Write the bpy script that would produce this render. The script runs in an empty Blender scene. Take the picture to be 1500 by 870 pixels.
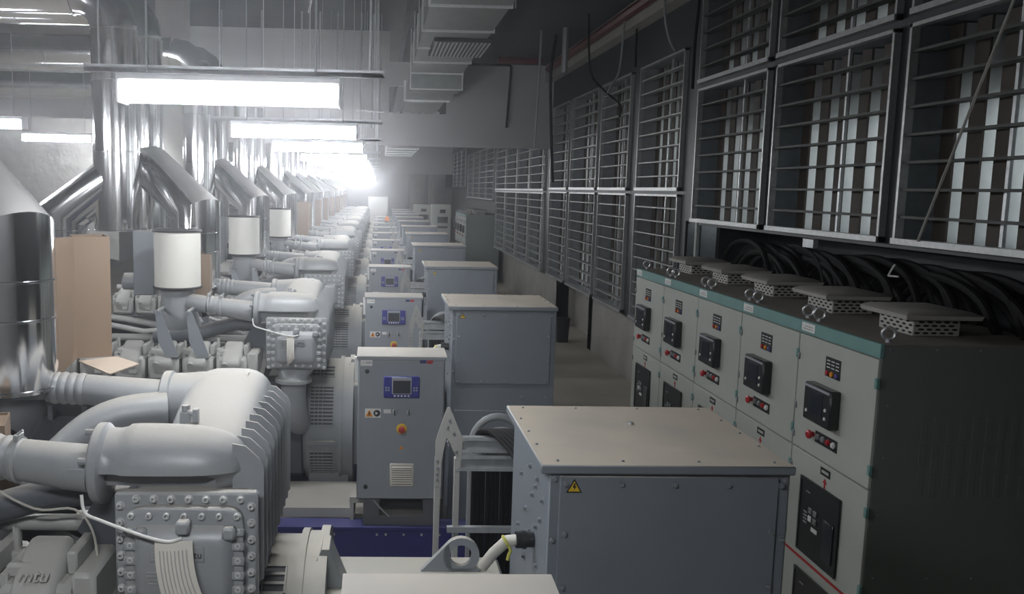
import bpy, math, random
from mathutils import Vector, Matrix
random.seed(7)
S = bpy.context.scene
COL = S.collection
PI = math.pi

# ------------------------------------------------------------------ camera
def rotation(pitch, yaw, roll):
    p, y, r = (math.radians(a) for a in (pitch, yaw, roll))
    fw = Vector((math.sin(y) * math.cos(p), math.cos(y) * math.cos(p), -math.sin(p)))
    rt = Vector((math.cos(y), -math.sin(y), 0))
    dn = fw.cross(rt)
    r2 = rt * math.cos(r) - dn * math.sin(r)
    d2 = rt * math.sin(r) + dn * math.cos(r)
    return Matrix((r2, -d2, -fw)).transposed()

cam = bpy.data.cameras.new('camera')
cam.sensor_width = 36
cam.lens = 1300 * 36 / 1500
cam.shift_x = (750 - 598.4) / 1500
cam.clip_start = .05
cam.clip_end = 200
cam_ob = bpy.data.objects.new('camera', cam)
COL.objects.link(cam_ob)
cam_ob.matrix_world = Matrix.Translation((0, 0, 4.0)) @ rotation(6.99, 2.02, 1.12).to_4x4()
S.camera = cam_ob

# ------------------------------------------------------------------ world, exposure, lamp power
world = bpy.data.worlds.new('world')
S.world = world
world.use_nodes = True
world.node_tree.nodes['Background'].inputs[0].default_value = (.93, .98, 1.0, 1)
world.node_tree.nodes['Background'].inputs[1].default_value = 4.2
S.view_settings.view_transform = 'Standard'
S.view_settings.look = 'None'
S.view_settings.gamma = 1
S.view_settings.exposure = 0.0
LAMP = 76.0
S.cycles.max_bounces = 6
S.cycles.diffuse_bounces = 3
S.cycles.glossy_bounces = 4
S.cycles.transmission_bounces = 2
S.cycles.sample_clamp_indirect = 6
S.cycles.caustics_reflective = False
S.cycles.caustics_refractive = False

# ------------------------------------------------------------------ mesh builder
class MB:
    def __init__(self):
        self.v = []; self.f = []
    def add(self, vs, fs):
        n = len(self.v)
        self.v += [tuple(p) for p in vs]
        self.f += [tuple(i + n for i in f) for f in fs]
        return self
    def mark(self): return len(self.v)
    def xf(self, start, m):
        for i in range(start, len(self.v)):
            self.v[i] = tuple(m @ Vector(self.v[i]))
        return self
    def box(self, x0, y0, z0, x1, y1, z1, b=0.0):
        if b <= 0:
            vs = [(x, y, z) for z in (z0, z1) for y in (y0, y1) for x in (x0, x1)]
            return self.add(vs, [(0, 2, 3, 1), (4, 5, 7, 6), (0, 1, 5, 4), (2, 6, 7, 3), (0, 4, 6, 2), (1, 3, 7, 5)])
        b = min(b, .49 * min(x1 - x0, y1 - y0, z1 - z0))
        vs = []; idx = {}
        for sx in (0, 1):
            for sy in (0, 1):
                for sz in (0, 1):
                    X = x1 if sx else x0; Y = y1 if sy else y0; Z = z1 if sz else z0
                    dx = -b if sx else b; dy = -b if sy else b; dz = -b if sz else b
                    idx[sx, sy, sz, 0] = len(vs); vs.append((X, Y + dy, Z + dz))
                    idx[sx, sy, sz, 1] = len(vs); vs.append((X + dx, Y, Z + dz))
                    idx[sx, sy, sz, 2] = len(vs); vs.append((X + dx, Y + dy, Z))
        fs = []
        for s in (0, 1):
            q = [idx[s, 0, 0, 0], idx[s, 1, 0, 0], idx[s, 1, 1, 0], idx[s, 0, 1, 0]]; fs.append(q if s else q[::-1])
            q = [idx[0, s, 0, 1], idx[0, s, 1, 1], idx[1, s, 1, 1], idx[1, s, 0, 1]]; fs.append(q if s else q[::-1])
            q = [idx[0, 0, s, 2], idx[1, 0, s, 2], idx[1, 1, s, 2], idx[0, 1, s, 2]]; fs.append(q if s else q[::-1])
        for a in (0, 1):
            for c in (0, 1):
                q = [idx[a, c, 0, 0], idx[a, c, 0, 1], idx[a, c, 1, 1], idx[a, c, 1, 0]]; fs.append(q if a != c else q[::-1])
                q = [idx[a, 0, c, 0], idx[a, 0, c, 2], idx[a, 1, c, 2], idx[a, 1, c, 0]]; fs.append(q[::-1] if a != c else q)
                q = [idx[0, a, c, 1], idx[0, a, c, 2], idx[1, a, c, 2], idx[1, a, c, 1]]; fs.append(q if a != c else q[::-1])
        for sx in (0, 1):
            for sy in (0, 1):
                for sz in (0, 1):
                    q = [idx[sx, sy, sz, k] for k in range(3)]
                    fs.append(q if (sx + sy + sz) % 2 else q[::-1])
        return self.add(vs, fs)
    def loft(self, secs, caps=True, closed=True):
        n = len(secs[0]); vs = [p for s in secs for p in s]; fs = []
        for i in range(len(secs) - 1):
            for j in range(n if closed else n - 1):
                a = i * n + j; b = i * n + (j + 1) % n
                fs.append((a, b, b + n, a + n))
        if caps:
            fs.append(tuple(range(n))[::-1]); fs.append(tuple(range((len(secs) - 1) * n, len(secs) * n)))
        return self.add(vs, fs)
    def tube(self, pts, r, n=12, caps=True):
        pts = [Vector(p) for p in pts]
        m = len(pts)
        rs = r if isinstance(r, (list, tuple)) else [r] * m
        d = [(pts[i + 1] - pts[i]).normalized() for i in range(m - 1)]
        up = Vector((0, 0, 1)) if abs(d[0].z) < .9 else Vector((0, 1, 0))
        u = d[0].cross(up).normalized()
        secs = []
        for i in range(m):
            din = d[max(0, i - 1)]; dout = d[min(i, m - 2)]
            u = (u - din * u.dot(din)).normalized()
            w = din.cross(u)
            nn = (din + dout)
            nn = nn.normalized() if nn.length > 1e-6 else din
            k = max(.25, din.dot(nn))
            sec = []
            for j in range(n):
                a = 2 * PI * j / n
                o = (u * math.cos(a) + w * math.sin(a)) * rs[i]
                o = o - din * (o.dot(nn) / k)
                sec.append(pts[i] + o)
            secs.append(sec)
            u = (u - dout * u.dot(dout)).normalized()
        return self.loft(secs, caps)
    def cyl(self, p0, p1, r, r2=None, n=16, caps=True):
        return self.tube([p0, p1], [r, r if r2 is None else r2], n, caps)
    def lathe(self, o, axis, prof, n=20, caps=True):
        o = Vector(o); ax = {'x': Vector((1, 0, 0)), 'y': Vector((0, 1, 0)), 'z': Vector((0, 0, 1))}[axis]
        u = {'x': Vector((0, 1, 0)), 'y': Vector((0, 0, 1)), 'z': Vector((1, 0, 0))}[axis]; w = ax.cross(u)
        secs = [[o + ax * t + (u * math.cos(2 * PI * j / n) + w * math.sin(2 * PI * j / n)) * max(r, 1e-4) for j in range(n)] for t, r in prof]
        return self.loft(secs, caps)
    def prism(self, poly, plane, a, b):
        def p3(p, t):
            return {'xz': (p[0], t, p[1]), 'xy': (p[0], p[1], t), 'yz': (t, p[0], p[1])}[plane]
        return self.loft([[p3(p, a) for p in poly], [p3(p, b) for p in poly]])
    def torus(self, c, normal, R, r, n=20, m=8, a0=0, a1=2 * PI):
        c = Vector(c); N = Vector(normal).normalized()
        up = Vector((0, 0, 1)) if abs(N.z) < .9 else Vector((1, 0, 0))
        u = N.cross(up).normalized(); w = N.cross(u)
        full = abs(a1 - a0 - 2 * PI) < 1e-6
        k = n if full else n + 1
        secs = []
        for i in range(k):
            a = a0 + (a1 - a0) * i / n
            e = u * math.cos(a) + w * math.sin(a)
            secs.append([c + e * (R + r * math.cos(2 * PI * j / m)) + N * (r * math.sin(2 * PI * j / m)) for j in range(m)])
        if full: secs.append(secs[0])
        return self.loft(secs, not full)
    def arc_patch(self, y, z, r, a0, a1, x0, x1, th=.006, n=8):
        secs = []
        for i in range(n + 1):
            a = a0 + (a1 - a0) * i / n
            c, s = math.cos(a), math.sin(a)
            secs.append([(x0, y - r * c, z + r * s), (x1, y - r * c, z + r * s), (x1, y - (r + th) * c, z + (r + th) * s), (x0, y - (r + th) * c, z + (r + th) * s)])
        return self.loft(secs)
    def mesh(self, name, mat, sharp=38):
        me = bpy.data.meshes.new(name)
        me.from_pydata(self.v, [], self.f)
        me.update()
        import bmesh
        bm = bmesh.new(); bm.from_mesh(me)
        bmesh.ops.recalc_face_normals(bm, faces=bm.faces)
        bm.to_mesh(me); bm.free()
        me.polygons.foreach_set('use_smooth', [True] * len(me.polygons))
        me.set_sharp_from_angle(angle=math.radians(sharp))
        me.materials.append(mat)
        return me

def smooth(pts, k=5):
    p = [Vector(q) for q in pts]
    out = []
    for i in range(len(p) - 1):
        a = p[max(0, i - 1)]; b = p[i]; c = p[i + 1]; d = p[min(len(p) - 1, i + 2)]
        for j in range(k):
            t = j / k
            out.append(.5 * (2 * b + (c - a) * t + (2 * a - 5 * b + 4 * c - d) * t * t + (3 * b - a - 3 * c + d) * t ** 3))
    return out + [p[-1]]

def obj(name, mb, mat, parent=None, loc=None, kind=None, label=None, sharp=38):
    me = mb if isinstance(mb, bpy.types.Mesh) else mb.mesh(name, mat, sharp)
    o = bpy.data.objects.new(name, me)
    COL.objects.link(o)
    if parent: o.parent = parent
    if loc is not None: o.location = loc
    if kind: o['kind'] = kind
    if label: o['label'] = label
    return o
def tag(o, label, cat, group=None):
    o['label'] = label; o['category'] = cat
    if group: o['group'] = group
    return o
def thing(name, label, cat, loc=(0, 0, 0), group=None):
    o = bpy.data.objects.new(name, None)
    o.empty_display_size = .1
    COL.objects.link(o); o.location = loc
    return tag(o, label, cat, group)
def struct(name, mb, mat, parent=None):
    return obj(name, mb, mat, parent, kind='structure')
def dup(o, loc=None, label=None, parent=None, skip=()):
    c = o.copy(); COL.objects.link(c)
    if parent: c.parent = parent
    if loc is not None: c.location = loc
    if label: c['label'] = label
    for ch in list(o.children):
        if ch.name.split('.')[0] in skip: continue
        dup(ch, parent=c)
    return c
def text(s, size, mat, parent, loc, rot, ext=.001, align='CENTER', label=None):
    cu = bpy.data.curves.new('lettering', 'FONT')
    cu.body = s; cu.size = size; cu.extrude = ext; cu.align_x = align; cu.align_y = 'CENTER'; cu.resolution_u = 3; cu.shear = .25 if size > .06 else 0
    cu.materials.append(mat)
    tmp = bpy.data.objects.new('lettering_curve', cu); COL.objects.link(tmp)
    dg = bpy.context.evaluated_depsgraph_get(); dg.update()
    me = bpy.data.meshes.new_from_object(tmp.evaluated_get(dg)); me.name = 'lettering'
    bpy.data.objects.remove(tmp); bpy.data.curves.remove(cu)
    if not me.materials: me.materials.append(mat)
    o = bpy.data.objects.new('lettering', me); COL.objects.link(o)
    o.parent = parent; o.location = loc; o.rotation_euler = rot
    return o
ORD = ['nearest', 'second', 'third', 'fourth', 'fifth', 'sixth', 'seventh', 'eighth', 'ninth', 'tenth', 'eleventh', 'twelfth']

# ------------------------------------------------------------------ materials
def mat(name, col, rough=.5, metal=0.0, var=.06, scale=6.0, dust=0.0, dustcol=(.47, .42, .35), bump=0.0, bscale=30.0, emit=None, spec=.5, stretch=None, streak=0.0):
    m = bpy.data.materials.new(name); m.use_nodes = True
    nt = m.node_tree; N = nt.nodes; L = nt.links
    b = N['Principled BSDF']
    b.inputs['Roughness'].default_value = rough; b.inputs['Metallic'].default_value = metal
    b.inputs['Specular IOR Level'].default_value = spec
    tc = N.new('ShaderNodeTexCoord')
    co = tc.outputs['Object']
    if stretch:
        mp = N.new('ShaderNodeMapping'); mp.inputs['Scale'].default_value = stretch
        L.new(co, mp.inputs[0]); co = mp.outputs[0]
    no = N.new('ShaderNodeTexNoise'); no.inputs['Scale'].default_value = scale; no.inputs['Detail'].default_value = 4
    L.new(co, no.inputs['Vector'])
    mix = N.new('ShaderNodeMix'); mix.data_type = 'RGBA'
    mix.inputs[6].default_value = tuple(max(0, c * (1 - var * 2)) for c in col) + (1,)
    mix.inputs[7].default_value = tuple(min(1, c * (1 + var * 2)) for c in col) + (1,)
    L.new(no.outputs['Fac'], mix.inputs[0])
    out = mix.outputs[2]
    if dust > 0:
        g = N.new('ShaderNodeNewGeometry'); sp = N.new('ShaderNodeSeparateXYZ'); L.new(g.outputs['Normal'], sp.inputs[0])
        mr = N.new('ShaderNodeMapRange'); mr.inputs[1].default_value = .55; mr.inputs[2].default_value = .98
        mr.inputs[3].default_value = 0; mr.inputs[4].default_value = dust
        L.new(sp.outputs['Z'], mr.inputs[0])
        n2 = N.new('ShaderNodeTexNoise'); n2.inputs['Scale'].default_value = 2.2; n2.inputs['Detail'].default_value = 5
        L.new(tc.outputs['Object'], n2.inputs['Vector'])
        m2 = N.new('ShaderNodeMapRange'); m2.inputs[1].default_value = .3; m2.inputs[2].default_value = .6; m2.inputs[3].default_value = .7
        L.new(n2.outputs['Fac'], m2.inputs[0])
        mu = N.new('ShaderNodeMath'); mu.operation = 'MULTIPLY'; L.new(mr.outputs[0], mu.inputs[0]); L.new(m2.outputs[0], mu.inputs[1])
        md = N.new('ShaderNodeMix'); md.data_type = 'RGBA'; md.inputs[7].default_value = dustcol + (1,)
        L.new(mu.outputs[0], md.inputs[0]); L.new(out, md.inputs[6]); out = md.outputs[2]
        rr = N.new('ShaderNodeMapRange'); rr.inputs[3].default_value = rough; rr.inputs[4].default_value = .85
        L.new(mu.outputs[0], rr.inputs[0]); L.new(rr.outputs[0], b.inputs['Roughness'])
        if metal > 0:
            rm = N.new('ShaderNodeMapRange'); rm.inputs[3].default_value = metal; rm.inputs[4].default_value = 0
            L.new(mu.outputs[0], rm.inputs[0]); L.new(rm.outputs[0], b.inputs['Metallic'])
    L.new(out, b.inputs['Base Color'])
    if bump > 0:
        n3 = N.new('ShaderNodeTexNoise'); n3.inputs['Scale'].default_value = bscale; n3.inputs['Detail'].default_value = 3
        L.new(co, n3.inputs['Vector'])
        bu = N.new('ShaderNodeBump'); bu.inputs['Strength'].default_value = bump; bu.inputs['Distance'].default_value = .02
        L.new(n3.outputs['Fac'], bu.inputs['Height']); L.new(bu.outputs[0], b.inputs['Normal'])
    if emit:
        b.inputs['Emission Color'].default_value = tuple(emit[0]) + (1,)
        b.inputs['Emission Strength'].default_value = emit[1]
    return m

M = {}
M['engine'] = mat('engine paint', (.315, .33, .345), .36, dust=.85, dustcol=(.385, .36, .315), bump=.04, bscale=60)
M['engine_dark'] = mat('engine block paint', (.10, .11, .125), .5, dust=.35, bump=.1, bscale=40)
M['black_steel'] = mat('dark exhaust steel', (.045, .045, .05), .6)
M['cover'] = mat('head cover paint', (.45, .45, .435), .42, dust=.5, dustcol=(.45, .43, .39), bump=.04)
M['cabinet'] = mat('cabinet paint', (.275, .30, .33), .42, dust=.95, dustcol=(.56, .52, .46), var=.03)
M['box'] = mat('terminal box paint', (.205, .23, .26), .42, dust=1.0, dustcol=(.52, .46, .375), var=.05, scale=3)
M['alt'] = mat('alternator paint', (.24, .255, .265), .5, dust=.85, dustcol=(.50, .47, .40))
M['navy'] = mat('navy skid paint', (.024, .027, .16), .35, dust=.35, dustcol=(.2, .2, .36))
M['bolt'] = mat('zinc bolt', (.52, .53, .54), .35, .6)
M['boltb'] = mat('box bolt', (.25, .27, .29), .4, .2)
M['boltg'] = mat('painted bolt', (.58, .59, .59), .4, .1)
M['alu'] = mat('aluminium cladding', (.84, .84, .85), .14, 1.0, var=.03, bump=.10, bscale=5, stretch=(1, 1, .35), dust=.8, dustcol=(.50, .48, .45))  # dust on the tops also stands in for haze light they reflect
M['alu_h'] = mat('aluminium cladding horizontal', (.78, .79, .82), .18, 1.0, var=.03, bump=.1, bscale=5)
M['galv'] = mat('galvanised steel', (.50, .52, .53), .4, .5, var=.14, scale=14)
M['galv_bright'] = mat('bright galvanised frame', (.40, .41, .41), .42, .6, var=.14, scale=20)
M['case_lit'] = mat('lit galvanised casing', (.27, .29, .305), .5, .3, var=.12, scale=8)  # lighter copy of the casing sheet, stronger light in its colour
M['galv_dull'] = mat('dull galvanised sheet', (.20, .225, .245), .5, .6, var=.12, scale=8)  # on louvre casings, the copy with shade in its colour
M['flange'] = mat('bright duct flange', (.66, .68, .67), .4, .3, var=.1, scale=20)
M['duct'] = mat('duct sheet', (.235, .255, .25), .42, .5, var=.15, scale=5, stretch=(1, .35, 1))
M['blank'] = mat('dark blanking sheet', (.022, .028, .034), .5, .2, var=.1)
M['baffle_side'] = mat('perforated splitter sheet', (.72, .74, .74), .38, .7, var=.08)
M['baffle'] = mat('brown splitter edge', (.075, .062, .052), .7, var=.12)
M['cardboard'] = mat('cardboard', (.235, .17, .12), .85, var=.06, scale=3, bump=.05, bscale=80, stretch=(1, 1, .2))
M['cardboard_light'] = mat('cardboard inside', (.62, .52, .42), .85, var=.05)
M['paper'] = mat('paper tag', (.66, .63, .57), .8)
M['ink'] = mat('grey print', (.36, .36, .35), .8)
M['filter'] = mat('pleated filter media', (.80, .79, .73), .8, var=.02)
M['rubber'] = mat('black rubber', (.03, .03, .032), .6)
M['black'] = mat('black plastic', (.022, .024, .026), .35)
M['screen'] = mat('display glass', (.03, .035, .045), .12)
M['bezel'] = mat('blue display bezel', (.025, .03, .26), .35)
M['bezel_grey'] = mat('grey display bezel', (.33, .34, .38), .4)
M['white'] = mat('white plastic', (.72, .72, .70), .45)
M['vent'] = mat('cream vent plastic', (.58, .56, .50), .5)
M['red'] = mat('red plastic', (.42, .025, .03), .35)
M['yellow'] = mat('yellow plastic', (.72, .48, .03), .4)
M['amber'] = mat('amber lens', (.75, .28, .02), .3)
M['orange'] = mat('orange plastic', (.8, .22, .03), .5)
M['greenyellow'] = mat('yellow green tape', (.60, .58, .12), .5)
M['blue'] = mat('blue print', (.01, .015, .12), .4)
M['blue_lens'] = mat('violet lens', (.12, .10, .30), .3)
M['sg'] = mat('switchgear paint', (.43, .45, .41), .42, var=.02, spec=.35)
M['sg_shaded'] = mat('shaded switchgear paint', (.17, .19, .178), .45, var=.04, spec=.3)  # door paint in a darker copy, side shade put into the colour
M['teal'] = mat('teal trim paint', (.15, .30, .285), .4)
M['sg_top'] = mat('dusty switchgear roof', (.215, .195, .165), .85, var=.15, scale=4)
M['vent_grey'] = mat('roof vent paint', (.42, .41, .38), .5, dust=.7, dustcol=(.27, .255, .23))
M['hole'] = mat('dark opening', (.012, .012, .013), .9)
M['cable'] = mat('black cable sheath', (.008, .008, .009), .7, spec=.15)
M['conduit'] = mat('grey flexible conduit', (.24, .25, .26), .5)
M['conduit_w'] = mat('cream conduit', (.60, .58, .52), .5)
M['floor'] = mat('concrete floor', (.40, .365, .305), .6, var=.1, scale=1.3, bump=.05)
M['concrete'] = mat('bare concrete', (.30, .29, .27), .8, var=.1, scale=1.5, bump=.06)
M['plaster'] = mat('grey plaster', (.34, .34, .345), .85, var=.04, scale=1)
M['ceil'] = mat('dark soffit paint', (.045, .048, .054), .8, var=.12, scale=.6, stretch=(1, 3, 1))
M['redpipe'] = mat('red pipe paint', (.09, .012, .015), .4)
M['steel'] = mat('grey steel', (.30, .31, .32), .45, .5)
M['blade'] = mat('shaded louvre blade', (.055, .056, .054), .6, .2, var=.15)
M['blade_lit'] = mat('lit galvanised blade', (.30, .305, .30), .5, .3, var=.15)
M['foil'] = mat('crinkled foil', (.33, .325, .31), .5, .55, var=.12, scale=3, bump=.9, bscale=4)
M['lampwhite'] = mat('white lamp body', (.75, .76, .78), .4)
M['lamp'] = mat('lit lamp diffuser', (.9, .93, 1), .4, emit=((.95, .97, 1.0), LAMP))
M['plinth'] = mat('grey bracket paint', (.40, .40, .375), .5, dust=.4)

# ------------------------------------------------------------------ setting
XL, XR, YB, YF = -13.0, 6.2, -4.0, 66.0
struct('floor', MB().box(XL, YB, -.1, XR, YF, 0), M['floor'])
struct('ceiling', MB().box(XL, YB, 8.34, .6, YF, 8.5), M['ceil'])
struct('trim_1', MB().box(.6, YB, 7.5, XR, YF, 8.5), M['ceil'])            # lower slab on the louvre side
struct('wall_left', MB().box(XL - .2, YB, 0, XL, YF, 8.5), M['plaster'])
struct('wall_back', MB().box(XL, YB - .2, 0, XR, YB, 8.5), M['plaster'])
struct('wall_far', MB().box(XL, YF, 0, XR, YF + .2, 8.5), M['plaster'])
# downstand wall across the hall, with the rough duct opening cut out of it
w = MB()
oz0, oz1, ox0, ox1 = 6.08, 6.86, .24, 1.88
w.box(XL, 25.5, 5.19, ox0, 25.8, 8.34).box(ox1, 25.5, 5.19, 4.9, 25.8, 7.5).box(ox0, 25.5, 5.19, ox1, 25.8, oz0).box(ox0, 25.5, oz1, ox1, 25.8, 7.5)
for i in range(16):                                                          # chipped edge of the opening
    x = ox0 + (i + .5) * (ox1 - ox0) / 16
    h = random.uniform(.0, .1)
    w.box(x - .055, 25.49, oz0 - .01, x + .055, 25.79, oz0 + h)
struct('wall_middle', w, M['plaster'])
struct('wall_middle_far', MB().box(XL, 60, 4.95, 6, 60.3, 8.34), M['plaster'])
struct('trim_2', MB().box(-4.9, 20, 0, -4.28, 20.6, 8.34), M['concrete'])      # concrete column
struct('trim_3', MB().box(2.1, 62, 0, 3.0, 62.6, 5.0), M['concrete'])
struct('trim_4', MB().box(3.4, 62, 0, 3.9, 62.6, 5.0), M['concrete'])
foil = MB()
n = 40
secs = []
for i in range(n + 1):
    x = XL + (-5.0 - XL) * i / n
    secs.append([(x, 17.3 + random.uniform(-.022, .022), 2.5 + .17 * k + random.uniform(-.05, .05)) for k in range(17)])
foil.loft(secs, caps=False, closed=False)
obj('trim_5', foil, M['foil'], kind='structure', sharp=80)

# right wall, with the louvre line in front of it
XW, XLV = 5.42, 4.85
lw = MB()
lw.box(XW, 14.1, 0, XW + .3, 22.4, 1.6).box(XW + .5, 22.0, 0, XW + .8, 27, 1.6)
lw.box(XW, 22.0, 0, XW + .5, 22.4, 1.6).box(XW, 26.2, 0, XW + .3, YF, 1.6).box(XW, 26.2, 0, XW + .5, 26.6, 1.6)
struct('wall_right_near', MB().box(6.2, YB, 0, 6.4, 14.4, 3.6).box(XW, 13.95, 0, 6.4, 14.09, 3.6), M['blank'])
struct('wall_right', lw, M['concrete'])
lw2 = MB().box(XW, 37.5, 1.6, XW + .3, 50, 3.55).box(XW, 50, 1.6, XW + .3, YF, 4.12).box(XLV + .05, 49.9, 3.5, 6.2, 50.1, 4.12)
struct('wall_right_far', lw2, M['plaster'])
# dark blanking sheets between and above the louvre boxes
groups = [dict(y=[(5.98, 8.42 - .22), (8.44, 10.95), (11.18, 13.65)], z=[(3.57, 5.58), (5.66, 7.4)], end=14.05, beg=-4.0, low=3.57, top=7.5),
          dict(y=[(14.33, 16.75), (17.36, 19.6), (19.9, 22.6), (22.9, 25.25)], z=[(1.62, 3.98), (4.04, 6.3)], end=26.1, beg=14.05, low=1.62, top=7.5),
          dict(y=[(26.15, 28.7), (28.75, 31.3), (31.35, 34.1), (34.15, 37.0)], z=[(1.62, 3.95), (4.0, 6.3)], end=37.6, beg=26.1, low=1.62, top=7.5),
          dict(y=[(37.9, 40.6), (40.7, 43.4), (43.5, 46.2), (46.3, 49.1)], z=[(3.55, 5.85)], end=50, beg=37.6, low=3.55, top=7.5),
          dict(y=[(50.5, 53.2), (53.3, 56.0), (56.1, 58.8)], z=[(4.1, 6.3)], end=YF, beg=50, low=4.1, top=7.5)]
k = 6
for g in groups:
    b = MB()
    y = g['beg']
    for (a, c) in g['y']:
        if a - y > .005: b.box(XLV + .05, y, g['low'], XLV + .09, a, g['top'])
        y = c
    b.box(XLV + .05, y, g['low'], XLV + .09, g['end'], g['top'])
    for (a, c) in g['y']:
        zz = g['low']
        for (z0, z1) in g['z']:
            if z0 - zz > .005: b.box(XLV + .05, a, zz, XLV + .09, c, z0)
            zz = z1
        b.box(XLV + .05, a, zz, XLV + .09, c, g['top'])
    b.box(XLV + .09, g['beg'], g['low'] - .05, 6.3, g['end'], g['low'] - .01)   # soffit under the louvre line
    struct('trim_%d' % k, b, M['blank']); k += 1
struct('trim_%d' % k, MB().box(XLV - .2, YB, 7.05, XLV + .1, 25.5, 7.5), M['concrete']); k += 1    # lintel strip at the ceiling

# ------------------------------------------------------------------ louvre boxes
_cache = {}
def cached(key, fn):
    if key not in _cache: _cache[key] = fn()
    return _cache[key]
def louvre(y0, y1, z0, z1, label, far=False, light=False, sky_block=.3):
    cm, bm_ = (M['case_lit'], M['blade_lit']) if light else (M['galv_dull'], M['blade'])
    W, H = round(y1 - y0, 3), round(z1 - z0, 3)
    t = thing('ventilation_louvre', label, 'louvre', (XLV, y0, z0), 'galvanised louvre boxes along the right wall')
    fr = .035
    def f_frame():
        b = MB()
        b.box(-.02, 0, 0, .06, fr, H).box(-.02, W - fr, 0, .06, W, H).box(-.02, 0, H - fr, .06, W, H).box(-.04, 0, 0, .08, W, fr + .02)
        return b.mesh('frame', M['galv_bright'])
    obj('frame', cached(('f', W, H), f_frame), None, t)
    def f_case():
        b = MB()
        D = 1.0
        b.box(.06, .004, .01, D, .016, H - .01).box(.06, W - .016, .01, D, W - .004, H - .01).box(.06, .01, H - .016, D, W - .01, H - .004).box(.06, .01, .004, D, W - .01, .016)
        return b.mesh('casing', cm)
    obj('casing', cached(('c', W, H, light), f_case), None, t)
    nb = max(5, int(round(H / .245)))
    bl = cached(('b', W, light), lambda: MB().box(.0, fr, -.012, .13, W - fr, .012).mesh('blade', bm_))
    if far:
        def f_bl():
            b = MB()
            for i in range(1, nb): b.box(.0, fr, i * H / nb - .012, .13, W - fr, i * H / nb + .012)
            return b.mesh('blade_set', bm_)
        obj('blade_set', cached(('bs', W, H, light), f_bl), None, t, kind='stuff')
    else:
        for i in range(1, nb): obj('blade', bl, None, t, (0, 0, i * H / nb))
    obj('mullion', cached(('m', H), lambda: MB().box(.135, -.018, 0, .165, .018, H).mesh('mullion', M['galv'])), None, t, (0, W * .44, 0))
    nsp = 6
    pitch = W / nsp
    bs = cached(('s', W, H), lambda: MB().box(.325, -.09, .03, .85, .09, H - .03).mesh('splitter', M['baffle_side']))
    be = cached(('e', W, H), lambda: MB().box(.30, -.095, .03, .325, .095, H - .03).mesh('splitter_edge', M['baffle']))
    for i in range(nsp):
        s = obj('splitter', bs, None, t, (0, (i + .5) * pitch, 0))
        obj('splitter_edge', be, None, s)
    def f_rear():
        b = MB()
        ns = int(H / .24)
        for i in range(ns):
            z = .03 + i * (H - .06) / ns
            b.loft([[(.90, .02, z), (.98, .02, z - .0 + .07), (.985, .02, z + .07), (.905, .02, z)], [(.90, W - .02, z), (.98, W - .02, z + .07), (.985, W - .02, z + .07), (.905, W - .02, z)]])
        return b.mesh('weather_blades', M['galv_dull'])
    if sky_block > 0:
        obj('added_shade_plate', cached(('p', W, H, sky_block), lambda: MB().box(.87, .02, H * (1 - sky_block), .885, W - .02, H - .02).mesh('added_shade_plate', M['galv_dull'])), None, t)  # added plate, blocks daylight so the upper splitters go dark
    r = obj('weather_blades', cached(('r', W, H), f_rear), None, t, kind='stuff')
    return t
near_n = ['nearest', 'middle', 'farthest']
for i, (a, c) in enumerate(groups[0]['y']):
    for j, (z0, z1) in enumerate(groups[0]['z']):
        louvre(a, c, z0, z1, 'shade-toned louvre box in the %s tier above the switchgear, %s of the three' % (('lower', 'upper')[j], near_n[i]), False, False, (.32, .8)[j])
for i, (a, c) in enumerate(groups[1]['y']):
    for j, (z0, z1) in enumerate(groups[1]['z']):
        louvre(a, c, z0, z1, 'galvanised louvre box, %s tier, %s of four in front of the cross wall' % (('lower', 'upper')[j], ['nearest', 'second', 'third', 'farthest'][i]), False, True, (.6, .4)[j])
for i, (a, c) in enumerate(groups[2]['y']):
    for j, (z0, z1) in enumerate(groups[2]['z']):
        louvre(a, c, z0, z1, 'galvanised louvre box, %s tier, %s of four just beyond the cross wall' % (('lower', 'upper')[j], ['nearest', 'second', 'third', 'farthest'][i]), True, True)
for i, (a, c) in enumerate(groups[3]['y']):
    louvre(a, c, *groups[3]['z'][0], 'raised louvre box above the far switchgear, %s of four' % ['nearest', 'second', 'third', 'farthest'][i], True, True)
for i, (a, c) in enumerate(groups[4]['y']):
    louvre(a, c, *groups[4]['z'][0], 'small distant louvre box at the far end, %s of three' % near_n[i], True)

# ------------------------------------------------------------------ lamps
def lamp_build(label):
    t = thing('fluorescent_lamp', label, 'lamp', (0, 0, 0), 'white fluorescent lamps hanging in rows')
    obj('housing', MB().box(-.59, -.10, .03, .59, .10, .075, .012), M['lampwhite'], t)
    b = MB()
    prof = [(-.09, .03), (-.085, -.03), (-.06, -.065), (0, -.075), (.06, -.065), (.085, -.03), (.09, .03)]
    b.loft([[(x, y, z) for y, z in prof] for x in (-.575, .575)])
    obj('diffuser', b, M['lamp'], t, sharp=20)
    for s in (-1, 1):
        obj('end_cap', MB().box(s * .582 - .008, -.1, -.08, s * .582 + .008, .1, .075, .006), M['lampwhite'], t)
        obj('drop_rod', MB().cyl((s * .45, 0, .07), (s * .45, 0, 3.83), .006, n=6), M['steel'], t)
    return t
lamp0 = None
def lamp(x, y, z, label):
    global lamp0
    if lamp0 is None:
        lamp0 = lamp_build(label); lamp0.location = (x, y, z); return lamp0
    return dup(lamp0, (x, y, z), label)
LY = [4.9, 8.5, 11.7, 15.9, 19.4, 22.8, 26.4, 30, 33.6, 37.2, 40.8, 44.4, 48, 51.6, 55.2]
for i, y in enumerate(LY):
    lamp(-.80, y, 4.50 + (.02 if i else 0), 'white tube lamp in the row over the engines, %s from the near end' % (ORD + ['thirteenth', 'fourteenth', 'fifteenth'])[i])
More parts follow.
